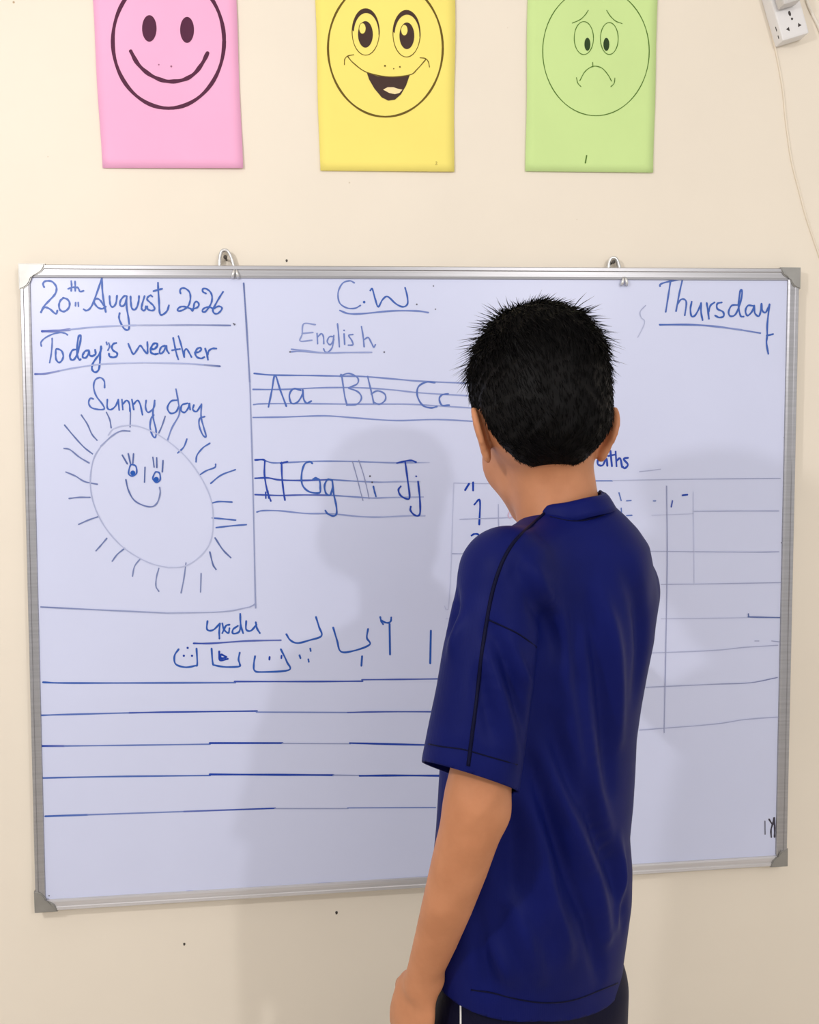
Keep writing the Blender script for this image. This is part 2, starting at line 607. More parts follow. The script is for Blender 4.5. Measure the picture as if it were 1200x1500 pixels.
sketch('handwritten_heading', "blue handwriting reading Today's weather with an underline", [(*A_, '''
b 2.6 .9|85,855 82,810 130,760 220,715 300,698 360,705 392,725;212,765 210,850 200,950 182,1050
b 3.0 .95|262,890 253,940 258,1010 290,1048 325,1025 342,970 320,910 262,890
b 3.2 .98|495,895 450,905 420,965 430,1010 465,1015 500,960 530,860 548,760 540,728 520,750 505,860 505,960 530,1015 545,1010
b 3.2 .98|640,905 600,915 570,960 575,990 610,990 640,940 645,910 650,960 680,975;680,975 720,950 715,900;785,860 775,960 770,1060 755,1135 715,1162 680,1130 685,1070 720,1010 765,950 790,880
b 2.6 .9|847,810 855,838;875,820 885,860 865,905
b 3.2 .98|962,820 930,830 910,870 930,910 970,935 970,970 930,988 885,975 878,945
'''), (*B_, '''
b 3.0 .95|-15,830 10,890 45,950 90,895 125,850 165,900 205,945 210,880 207,810
b 3.4 .98|245,890 290,890 325,850 315,825 280,830 250,880 250,930 290,950 330,945
b 3.0 .95|410,850 370,870 350,920 365,945 400,915 430,850 435,900 460,940
b 2.8 .95|510,760 530,860 550,950 570,1010;497,905 550,895 590,890;572,740 600,830 640,985;640,985 640,920 665,890 690,920 725,985
b 3.0 .95|765,930 810,925 840,895 825,875 790,890 768,940 790,985 840,1000 875,985
b 3.0 .95|885,885 905,950 918,1015;912,960 930,910 970,885 1015,885
'''), (*Z5, '''
d 3 .9 .6|108,610 160,608 230,594
b 2.4 .55 .35|230,594 300,580 450,560 650,553
b 2.4 .35 .5|650,553 850,557 960,564
s 3 .6 .9|960,564 1036,571
''')])
sketch('handwritten_weather', 'blue handwriting reading Sunny day', [(*Z5, '''
b 2.8 .9|457,678 455,645 435,628 410,640 402,675 415,720 445,760 455,785 425,788 390,778 377,755 385,732 400,735
'''), (*C_, '''
b 2.8 .95|365,95 365,140 385,150 410,130 425,95;425,95 430,152;445,95 450,150;450,120 470,100 485,115 490,160;500,95 510,150;510,120 530,100 545,120 558,178
b 2.8 .9|578,100 575,140 590,165 620,140 625,100;625,100 615,180 632,260 630,300 615,295 600,250 605,200 620,180
b 2.8 .95|748,98 715,104 695,140 712,170 742,162 757,132
b 2.6 .9 .7|742,38 755,110 760,175 720,250 695,320
b 2.8 .95|805,115 775,125 770,155 790,165 810,140 815,115 820,150;840,125 835,150 855,160 880,125
b 2.6 .9|882,120 880,190 895,250 908,298 890,290 870,240 872,200 900,188
''')])
sketch('sun_drawing', 'hand drawn smiling sun with rays inside a ruled box', [(*C_, '''
s 2.4 .85|130,235 180,295 235,355 283,393;222,180 255,230 280,285 308,318;360,165 378,205 386,250;492,165 490,245;683,187 665,240 648,278
b 2.6 .9|802,312 785,355 752,388;928,335 890,360 858,400 852,437;960,450 955,468 910,485 873,508;1068,480 990,510 933,555;940,663 980,655 1050,658;942,745 1000,750 1070,757;963,798 1050,788 1128,782
s 2.6 .85|957,855 1000,920 1043,963;928,932 945,1000 962,1028
s 2.2 .7|880,1050 877,1152;797,992 785,1080 770,1157;648,1022 635,1070 632,1120 648,1148;547,968 515,1010 503,1065
s 2.4 .78|460,912 420,945 392,982;362,857 330,895 303,925;318,737 265,755 208,780;270,632 210,632 155,638;138,493 190,515 240,545 310,560;127,363 160,370 210,410 265,443
s 2.0 .30 .24|370,290 400,255 470,237 540,243 640,285 750,365 830,450 900,560 940,670 945,800 925,890 870,960 790,1010 700,1018
s 2.0 .24 .45|700,1018 620,1000 540,965 450,905 370,820 310,720 278,620 272,520 290,420 330,350
s 2.4 .5 .85|330,350 390,295 440,268 488,268
b 2.6 .95|490,460 482,500 500,515 525,500 522,462 500,452 490,460;625,500 615,530 635,550 655,535 652,500 635,492 625,500
b 7.5 1|505,498;634,533
s 2.4 .9|447,400 475,448;480,392 492,445;509,393 505,445;572,467 569,548;615,412 622,465;636,415 637,468;671,430 667,492
s 2.4 .9 .7|467,535 480,590 510,645 560,675 610,683 640,660 655,610 652,577
'''), (0, 0, 1, '''
s 2.6 .85 .7|357,415 361,475 366,560
s 2.2 .6 .5|366,560 370,690 374,875 374,884 366,889
s 2.0 .45|366,889 326,896 246,898
s 2.2 .5 .75|246,898 140,893 60,889
''')])
sketch('handwritten_title', 'blue handwriting reading C.W. with an underline', [(*D_, '''
b 2.5 .75 .85|597,148 575,138 540,150 518,195 525,245 560,270 600,272 627,258
b 4 .95|645,242
b 2.8 .95|675,185 685,178 700,230 714,265 735,230 760,215 800,250 835,265 857,250 855,210 845,172
k 2.6 .8|902,253
b 2.8 .8 .75|527,283 570,298 640,298 780,285 900,285 958,293
''')])
sketch('handwritten_subject', 'pale blue handwriting reading English with an underline', [(*D_, '''
b 2.4 .62|407,352 350,348 342,400 333,432 390,428;342,395 395,390
b 2.5 .75|415,395 418,445;418,412 436,396 446,410 448,445;495,410 475,412 465,435 480,450 497,425;497,405 490,460 470,485 455,485 447,470
b 2.5 .78|515,348 520,400 524,460;547,397 550,448;590,400 570,405 585,430 590,450 568,452;632,362 640,410 645,460;645,425 665,415 680,440 692,462 700,450
b 2.6 .8|547,380
b 2.4 .7 .5|283,485 340,482 450,490 560,488 682,487;290,472 350,478 450,490
k 2.6 .8|743,486;283,485
''')])
sketch('handwritten_alphabet', 'blue alphabet letters Aa Bb Cc on four ruled lines', [(*D_, '''
b 2.6 .9 .6|108,590 200,598 380,600 520,603 640,605 800,618 920,628 1150,638 1240,642
b 2.4 .8 .5|102,668 250,668 440,660 620,660 780,670 920,685 1170,700 1240,704
b 2.2 .75 .5|105,742 160,738 400,738 600,740 850,740 1000,748 1190,760 1260,764
b 2.4 .75 .6|103,805 250,803 450,797 600,807 800,820 1000,815 1200,825 1270,827
b 2.9 .9|178,753 195,670 210,598 235,670 265,750;335,672 300,665 280,695 290,735 320,730 345,690 345,668 350,715 365,735 387,725
b 2.6 .8|528,605 535,600 550,700 562,745;528,603 570,590 612,610 612,640 570,660;570,662 615,680 632,710 610,740 560,745;662,605 680,680 692,735;680,690 710,675 745,690 748,720 720,740 690,730
b 2.9 .85|990,635 950,632 910,655 905,700 930,745 970,758 1000,752;1055,690 1025,695 1012,715 1025,745 1060,745
''')])
sketch('handwritten_alphabet', 'blue alphabet letters with Gg and Jj on four ruled lines', [(*E_, '''
d 3.0 1|55,135 100,133 115,140
b 2.4 .85 .55|115,140 160,152 240,150 400,143 600,143 750,148 880,152 1000,151
b 2.0 .5 .2|1000,151 1075,150
d 2.8 1 .9|55,242 130,240 200,252 340,255 500,250
b 2.4 .85 .3|500,250 620,258 780,265 900,262 1020,262
d 2.6 .95 .85|55,338 200,343 340,340 500,342
b 2.4 .8 .4|500,342 620,350 740,358 850,355 1040,352
b 2.4 .85 .35|65,440 100,432 200,433 350,448 500,450 650,465 780,470 950,462 1050,462
d 2.9 .98|112,140 110,220 125,310 147,375;117,325 118,358;130,318 135,358;210,150 213,240 222,320 230,370;205,155 245,145
b 3.0 .95|390,155 375,145 345,160 328,215 332,280 370,320 430,328 437,300 430,250 395,250;395,248 410,240 430,250
b 3.0 .95|505,255 480,250 462,285 470,330 495,340 508,300;507,252 515,330 530,400 532,450 512,463 480,450 467,432
g 1.8 .75|625,142 650,230 670,310 687,373;663,137 690,220 710,300 723,363
b 2.8 .95|748,290 755,320 763,348
k 2.6 .9|728,230;741,266
d 3.0 .98|887,153 930,143 970,138 998,148;935,150 950,260 960,355 935,360 905,340 895,310 908,290;1010,262 1020,360 1022,440 1010,462 985,455 965,430 967,408
d 2.8 .95|999,231
''')])
sketch('handwritten_heading', 'blue handwriting reading Urdu with an underline', [(*F_, '''
b 3.0 .98|183,85 180,115 190,125 210,120 235,95;235,95 232,130 233,158;245,95 252,120 270,135 275,115;245,135 260,105 275,100;310,105 290,120 290,137 315,130 322,100;320,55 322,100 332,135;345,85 345,120 365,125 388,100;385,90 390,115 402,135
d 2.8 .98 .8|125,178 200,178 350,168 490,165
''')])
for lab, txt in (('blue Urdu letter pe beside the Urdu heading', 'b 3.0 .98|513,140 530,165 560,177 610,165 660,147 650,110 637,68;568,228 572,240;613,200 615,210;605,245 607,255'),
                 ('blue Urdu letter be with one dot below', 'b 3.0 .98|709,112 725,165 742,213 800,208 862,183 850,155 855,118;830,232 827,272'),
                 ('blue Urdu letter alif with a hat', 'b 3.0 .98|945,97 947,225;906,68 910,85 918,98;912,82 925,90 940,92 950,85 952,70'),
                 ('plain blue Urdu letter alif beside the boy', 'b 3.0 .98|1118,125 1115,262'),
                 ('small blue Urdu letter with three dots', 'b 3.0 .98|62,203 45,230 50,265 90,278 130,272 140,265 137,200\nd 3.4 1|84,230;118,230;100,197'),
                 ('small blue Urdu letter with a filled mark inside', 'b 3.0 .98|200,200 205,260 215,270 260,277 315,275 318,265 313,245 318,217\nd 3.2 1|232,212 235,248 268,243;262,235 240,225 240,240 258,238'),
                 ('small blue Urdu letter with two dots', 'b 3.0 .98|382,232 377,265 380,292 410,298 523,290 515,255 490,203\nd 3.0 1|443,235 442,246;493,230 492,240')):
    sketch('urdu_letter', lab, [(*F_, txt)])
for lab, txt in (('topmost blue hand ruled line', """
b 2.9 .98 .85|62,55 120,57 300,57 590,56
d 2.6 .95|588,53 800,53 940,52
d 2.4 .9|938,48 1050,47 1200,45"""), ('second blue hand ruled line', """
b 2.6 .9 .85|54,146 110,144 300,139
d 2.6 .9 1|299,139 400,137 650,134
b 2.3 .7|648,137 900,138
d 2.4 .9|899,138 1000,136 1200,136"""), ('third blue hand ruled line', """
d 3.0 1 .8|54,230 120,230
b 2.4 .8|119,230 300,228 521,225
d 3.2 1|520,222 720,222
s 2.0 .55|719,223 906,224
d 3.0 1 .9|905,222 1105,227 1180,228"""), ('fourth blue hand ruled line', """
b 2.6 .9|58,318 250,314 521,311
d 3.2 1|520,308 700,309 860,310
s 2.0 .6|859,310 933,311
d 3.2 1 .95|932,312 1040,311 1180,312"""), ('lowest pale blue hand ruled line', """
b 2.8 .95 .85|68,423 185,419
b 2.2 .75 .7|184,419 450,410
d 2.6 .8 1|449,410 700,401
s 1.9 .55|699,402 900,402
b 2.1 .75|899,400 1140,399""")):
    sketch('ruled_line', lab, [(*G_, txt)])
sketch('ink_smear', 'dark blue smear along the bottom rail beside the boy', [(0, 1200, 0.541667, '''
d 3.2 .95|860,175 1000,167 1148,157 1180,155
''')])
sketch('ink_smear', 'short blue smear along the bottom rail', [(0, 1200, 0.541667, '''
d 3.0 .8|505,196 550,194 600,192
''')])
sketch('handwritten_day', 'blue handwriting reading Thursday with an underline', [(*H_, '''
b 2.8 .92|147,105 150,90 200,72 310,50;230,72 215,170 193,310;325,58 300,170 275,305;285,255 310,215 340,210 358,240 345,338
b 3.0 .96|400,230 390,290 400,345 430,335 465,270 475,240;475,240 475,310 487,375;520,240 530,300 538,365;535,310 550,260 582,235;640,235 605,245 605,285 650,310 655,345 620,355 588,340
b 2.9 .95|770,255 720,260 695,310 710,345 750,330 785,250 803,160 795,133 785,160 775,260 790,340 815,348;890,262 850,260 830,300 845,340 880,310 900,260;900,260 905,320 935,345 950,310 958,245;958,245 965,300 990,315 1015,270 1022,250;1022,250 1005,400 1003,500 998,560 1012,645;1000,500 1050,488
b 3.0 .95 .65|145,413 400,413 600,428 800,455
b 2.8 .7 .85|800,455 948,480
k 2.2 .8|330,42 435,42
'''), (860, 380, 0.283333, '''
g 1.8 .55 .3|303,238 275,270 280,300 298,320 285,360 262,403
''')])
sketch('maths_table', 'faint ruled table headed Maths with a handwritten number one', [(*J_, '''
d 3.2 .98|540,70 525,75 525,90 540,92 552,70 555,94;565,45 570,95;558,62 578,58;582,48 585,95;585,78 597,70 603,98;622,68 608,72 622,90 612,102 605,97;450,98 458,50 474,85 490,50 498,95
g 1.8 .45|660,113 690,110 728,105
g 1.7 .45|55,150 160,152;160,152 330,148 500,143
b 2.2 .85|500,143 572,143
g 1.7 .35 .65|572,142 800,138 1118,135
g 1.6 .22|55,150 50,300 45,450 38,560
d 3.0 1|105,152 92,173;118,148 118,174;122,220 140,207 138,285
d 3.0 1|113,321 122,316 135,318 140,335 115,365
g 1.7 .5|200,220 201,290;75,268 140,266 270,262 600,256
g 1.8 .6|50,380 105,380 300,378 700,372
r 1.8 .4|240,235 232,255 238,264 247,255
b 2.2 .85|593,182 600,207;618,208 632,207;600,232 601,245;618,256 635,255
b 2.2 .7|705,208 712,208
d 2.2 .9|763,228 767,208
d 3.0 1|800,190 815,188
g 1.5 .25|700,255 835,250
g 1.8 .5 .65|835,242 1000,241 1113,241
g 1.7 .45 .75|700,372 1000,375 1113,374
g 1.7 .45 .6|730,480 900,478 1120,474
g 1.5 .35|730,592 900,590 1015,588
s 2.2 .85|1014,576 1015,584 1020,586 1115,588
g 1.7 .45 .5|700,703 900,695 1000,685 1110,678
g 1.8 .6|1035,664 1048,664;1090,664 1125,668
g 1.8 .5 .9|680,815 900,805 1020,800 1108,783
g 1.7 .5 .5|660,954 900,935 1000,920 1120,911
g 1.9 .7 .55|748,160 750,400 745,700 740,962
g 1.4 .13|835,180 838,480
g 1.3 .3|25,550 30,562 38,560;30,592 40,592
''')])
sketch('marker_scribble', 'small black marker scribble in the lower right corner', [(1040, 1160, 0.133333, '''
k 2.6 .95|650,300 680,345 695,350;705,285 690,350 672,420 675,495;708,285 712,400 710,495;680,345 700,340 710,360
''')])
sketch('marker_stroke', 'thin black upright stroke beside the scribble', [(1040, 1160, 0.133333, '''
k 1.8 .75|605,320 607,465
''')])
sketch('ink_smear', 'bright blue smear along the bottom right edge', [(900, 1100, 0.266667, '''
b 3.0 1 .5|110,628 400,613 600,601 720,594
''')])
for x, y in ((1149, 641), (1151, 743), (1145, 795), (72, 1312), (635, 419), (638, 453), (342, 474)):
    sketch('ink_dot', 'tiny dark ink dot', [(0, 0, 1, 'k 2.2 .75|%g,%g' % (x, y))])
sketch('ink_smear', 'small dark smudge in the lower left corner', [(0, 0, 1, '''
k 2.0 .6|62,1320 70,1317 76,1322 70,1325 63,1325
''')])


# ------------------------------------------------------------------ posters
def poster(label, mat, base, quad, ytop, curl, name_label, art):
    """A4 sheet taped to the wall, a little bowed and lifted at its lower edge"""
    (xl0, xl1, yb_l), (xr0, xr1, yb_r) = quad      # left edge x at y=0 / at the bottom, right edge the same
    YP = WY - 0.0022

    def bow(u, v):
        return 0.0012 * math.sin(v * 3.1 + u) ** 2 + curl[0] * max(0, v - 0.80) ** 2 * 25 * (1 - u) + curl[1] * max(0, v - 0.80) ** 2 * 25 * u

    def edge(x0, x1, yb, v):
        y = ytop + (yb - ytop) * v
        return x0 + (x1 - x0) * y / yb, y

    NU, NV = 14, 20
    vs, fs = [], []
    for j in range(NV + 1):
        v = j / NV
        a = edge(xl0, xl1, yb_l, v); b = edge(xr0, xr1, yb_r, v)
        for i in range(NU + 1):
            u = i / NU
            wob = 0.5 * math.sin(v * 9 + len(label)) * (abs(u - 0.5) * 2) ** 4
            q = W(a[0] + (b[0] - a[0]) * u + wob, a[1] + (b[1] - a[1]) * u, YP)
            vs.append((q[0], YP - bow(u, v), q[2]))
    for j in range(NV):
        for i in range(NU):
            k = j * (NU + 1) + i
            fs.append((k, k + NU + 1, k + NU + 2, k + 1))
    o = put('paper_poster', vs, fs, mat)
    so = o.modifiers.new('sheet', 'SOLIDIFY')
    so.thickness = 0.0003
    so.offset = -1
    tag(o, label, 'poster', 'smiley posters on the wall')

    def to3d(x, y, lift):
        v = (y - ytop) / ((yb_l + yb_r) / 2 - ytop)
        a = edge(xl0, xl1, yb_l, v); b = edge(xr0, xr1, yb_r, v)
        u = (x - a[0]) / (b[0] - a[0])
        q = W(x, y, YP)
        return (q[0], YP - bow(u, v) - lift, q[2])
    d = Draw(to3d, base)
    art(d)
    d.build('printed_face', M_print, o, name_label)


K = 0.216667


def L(x0, txt): return [(x0 + a * K, b * K) for a, b in parse(txt)]


def art_pink(d):
    ink = lin(82, 32, 62)
    d.ellipse(247, 60.7, 81.5, 98, ink, 6.0, m=72)
    d.ellipse(120 + 457 * K, 195 * K, 49 * K, 90 * K, ink)
    d.ellipse(120 + 712 * K, 205 * K, 47 * K, 88 * K, ink)
    d.stroke(L(120, '332,350 380,435 450,500 530,540 605,553 690,540 760,500 815,430 850,362'), 6.4, ink)
    d.dot(120 + 521 * K, 440 * K, 1.1, ink, .7); d.dot(120 + 605 * K, 451 * K, 1.5, ink, .7)


def art_yellow(d):
    ink = lin(104, 84, 20); dk = lin(66, 46, 40); x0 = 440
    d.ellipse(x0 + 575 * K, 327 * K, 388 * K, 463 * K, ink, 3.2, m=72)
    for (cx, cy, px, py, hx, hy) in ((442, 218, 440, 235, 420, 195), (718, 230, 720, 245, 703, 207)):
        d.ellipse(x0 + cx * K, cy * K, 92 * K, 158 * K, ink, 1.3)
        m = 24
        lo, hi = math.radians(185), math.radians(365)
        outer = [(x0 + (cx + 92 * math.cos(lo + (hi - lo) * k / m)) * K, (cy + 158 * math.sin(lo + (hi - lo) * k / m)) * K) for k in range(m + 1)]
        inner = [(x0 + (cx + 3 + 84 * math.cos(lo + (hi - lo) * k / m)) * K, (cy + 10 + 138 * math.sin(lo + (hi - lo) * k / m)) * K) for k in range(m + 1)]
        d.n += 1
        lift = 0.0003 + d.n * 12e-6
        vs, fs, cs = [], [], []
        for a, b in zip(outer, inner):
            vs += [d.to3d(a[0], a[1], lift), d.to3d(b[0], b[1], lift)]; cs += [dk, dk]
        for k in range(m): fs.append((2 * k, 2 * k + 1, 2 * k + 3, 2 * k + 2))
        d._add(vs, fs, cs)
        d.ellipse(x0 + px * K, py * K, 50 * K, 90 * K, dk)
        d.ellipse(x0 + hx * K, hy * K, 23 * K, 37 * K, mul(d.base, 1.02))
        d.ellipse(x0 + hx * K, hy * K, 23 * K, 37 * K, ink, 1.0)
    d.poly(L(x0, '450,495 520,517 600,524 680,520 740,508 715,580 680,640 640,675 595,682 550,660 500,600 465,540'), dk)
    d.poly(L(x0, '560,608 590,592 630,592 660,602 690,608 670,630 640,638 600,630'), lin(246, 224, 170))
    d.stroke(L(x0, '318,382 360,430 450,492 600,522 740,508 790,470 850,402'), 1.6, ink)
    d.stroke(L(x0, '298,440 300,405 320,382 360,373'), 1.4, ink)
    d.stroke(L(x0, '810,393 845,398 865,420 873,455'), 1.4, ink)
    for q in ((572, 448, 1.4), (631, 467, .9), (673, 455, 1.2)): d.dot(x0 + q[0] * K, q[1] * K, q[2], ink)
    d.stroke(L(x0, '915,1097 922,1095 922,1103 914,1115 926,1114'), .8, ink, .6)


def art_green(d):
    ink = lin(82, 120, 36); dk = lin(36, 62, 24); x0 = 750
    d.ellipse(x0 + 567 * K, 350 * K, 360 * K, 433 * K, ink, 1.5, m=72)
    d.stroke(L(x0, '408,158 460,135 495,102 515,72'), 1.4, ink); d.stroke(L(x0, '640,73 665,112 700,145 743,162'), 1.4, ink)
    d.ellipse(x0 + 485 * K, 260 * K, 65 * K, 112 * K, ink, 1.3); d.ellipse(x0 + 657 * K, 263 * K, 60 * K, 108 * K, ink, 1.3)
    d.ellipse(x0 + 509 * K, 302 * K, 20 * K, 44 * K, dk); d.ellipse(x0 + 637 * K, 303 * K, 20 * K, 44 * K, dk)
    d.stroke(L(x0, '458,548 490,490 530,458 565,450 610,465 650,510 672,550'), 1.4, ink)
    d.stroke(L(x0, '545,425 546,455'), 1.3, ink)
    d.stroke(L(x0, '435,528 445,565 465,587'), 1.3, ink); d.stroke(L(x0, '695,530 690,565 668,588'), 1.3, ink)
    d.stroke(L(x0, '505,1053 496,1102'), 2.2, ink)


poster('pink paper poster with a simple thick-lined smiling face', M_pink, (0.90, 0.44, 0.67), ((136, 150, 246), (346, 356, 247)), -46, (0.0001, 0.0020),
       'thick dark smiling face', art_pink)
poster('yellow paper poster with an open-mouthed laughing face with big eyes', M_yel, (0.92, 0.79, 0.20), ((462, 469, 250), (667, 665, 252)), -27, (0.0007, 0.0007),
       'laughing big eyed face', art_yellow)
poster('green paper poster with a sad worried face and raised brows', M_grn, (0.60, 0.79, 0.33), ((773, 770, 251), (963, 957, 253)), -13, (0.0004, 0.0005),
       'thin lined sad face', art_green)

# ------------------------------------------------------------------ extension socket and cables
SY = -0.003
c0 = Vector(W(1147, 60, SY)); c1 = Vector(W(1186, 48, SY))
ux = (c1 - c0); sw = ux.length; ux.normalize()
uz = Vector((-ux.z, 0, ux.x)); uy = Vector((0, 1, 0))
SL = 0.150
sock = empty('extension_socket', tuple(c0 + ux * sw / 2 + uy * (WY - SY)),
             'white multi-socket extension block tilted on the wall in the top right corner', 'socket')
bm = bmesh.new()
dep = WY - SY
bm_box(bm, c0 + ux * sw / 2 + uz * SL / 2 + uy * dep / 2, ux * sw / 2, uy * dep / 2, uz * SL / 2, 0.003)
put_bm('casing', bm, M_plastic, sock)


def spt(a, b, y=0.0): return c0 + ux * (sw * a) + uz * b + uy * y


for zb in (0.020, 0.068, 0.116):                        # three universal outlets up the block
    bm = bmesh.new()
    for (a, b, w, h, rot) in ((0.50, 0.0235, 0.0022, 0.0042, 0), (0.53, 0.0145, 0.0018, 0.0020, 0), (0.30, 0.001, 0.0036, 0.0040, 35), (0.72, 0.002, 0.0038, 0.0038, -35)):
        r = math.radians(rot)
        q = spt(a, zb + b - 0.006)
        e1 = ux * math.cos(r) + uz * math.sin(r); e2 = -ux * math.sin(r) + uz * math.cos(r)
        n = 10 if rot == 0 else 3
        ring = [bm.verts.new(q + e1 * w * math.cos(2 * math.pi * k / n + .3) + e2 * h * math.sin(2 * math.pi * k / n + .3) - uy * 0.0002) for k in range(n)]
        back = [bm.verts.new(v.co + uy * 0.0006) for v in ring]
        bm.faces.new(ring); bm.faces.new(back[::-1])
        for k in range(n): bm.faces.new((ring[k], back[k], back[(k + 1) % n], ring[(k + 1) % n]))
    put_bm('outlet', bm, M_hole, sock, label='dark outlet holes')
bm = bmesh.new()
for (b, h) in ((0.023, 0.0035), (0.010, 0.0025)):
    q = spt(0, b, 0.008)
    bm_box(bm, q - ux * 0.0001, ux * 0.0003, uy * 0.0008, uz * h)
put_bm('side_slot', bm, M_hole, sock)
# plug pushed in the middle outlet
pl = empty('power_plug', tuple(spt(0.45, 0.066, -0.001)), 'pale grey plug pushed into the tilted extension block', 'plug')
bm = bmesh.new()
bm_box(bm, spt(0.42, 0.066, -0.011), ux * 0.0155, uy * 0.0105, uz * 0.020, 0.004)
put_bm('plug_body', bm, M_plug, pl)
P = catmull([spt(0.42, 0.085, -0.012), spt(0.5, 0.10, -0.022), spt(0.75, 0.115, -0.026), spt(1.05, 0.11, -0.015), spt(1.25, 0.08, 0.012)])
v1, f1 = tube(P, 0.0022, 8); put('plug_cord', v1, f1, M_wcord, pl)
P = catmull([W(x, y, WY - 0.0020) for x, y in ((1172, -40), (1182, 0), (1191, 22), (1202, 46), (1216, 90), (1226, 170), (1230, 300), (1226, 520))])
v1, f1 = tube(P, 0.0024, 8)
tag(put('power_cable', v1, f1, M_wcord), 'white cable hanging on the wall just right of the extension block', 'cable')
P = catmull([W(x, y, WY - 0.0010) for x, y in ((1112, -50), (1120, 0), (1137, 75), (1147, 130), (1152, 180), (1160, 235), (1170, 275), (1182, 320), (1201, 376), (1222, 440))])
v1, f1 = tube(P, 0.0017, 8)
tag(put('wall_wire', v1, f1, M_cord), 'thin cream wire running down the wall below the extension block', 'cable')

# chips and old nail holes in the plaster
for (x, y, r, lab) in ((420, 382, 1.6, 'tiny dark nail hole in the wall above C.W.'), (270, 1383, 1.7, 'small dark nail hole under the lower left of the board'),
                       (493, 1337, 2.0, 'small brown nail hole under the middle of the board')):
    q = W(x, y, WY)
    n = 9
    ring = [(q[0] + r / 930 * (1 + .25 * math.sin(k * 2.3)) * math.cos(2 * math.pi * k / n), WY - 0.0004, q[2] + 1.3 * r / 930 * math.sin(2 * math.pi * k / n)) for k in range(n)]
    bk_ = [(a, WY + 0.0005, c) for a, b, c in ring]
    vs = ring + bk_
    fs = [tuple(range(n))[::-1], tuple(range(n, 2 * n))] + [(k, (k + 1) % n, n + (k + 1) % n, n + k) for k in range(n)]
    tag(put('nail_hole', vs, fs, M_nail, None, False), lab, 'nail hole', 'old nail holes in the wall')

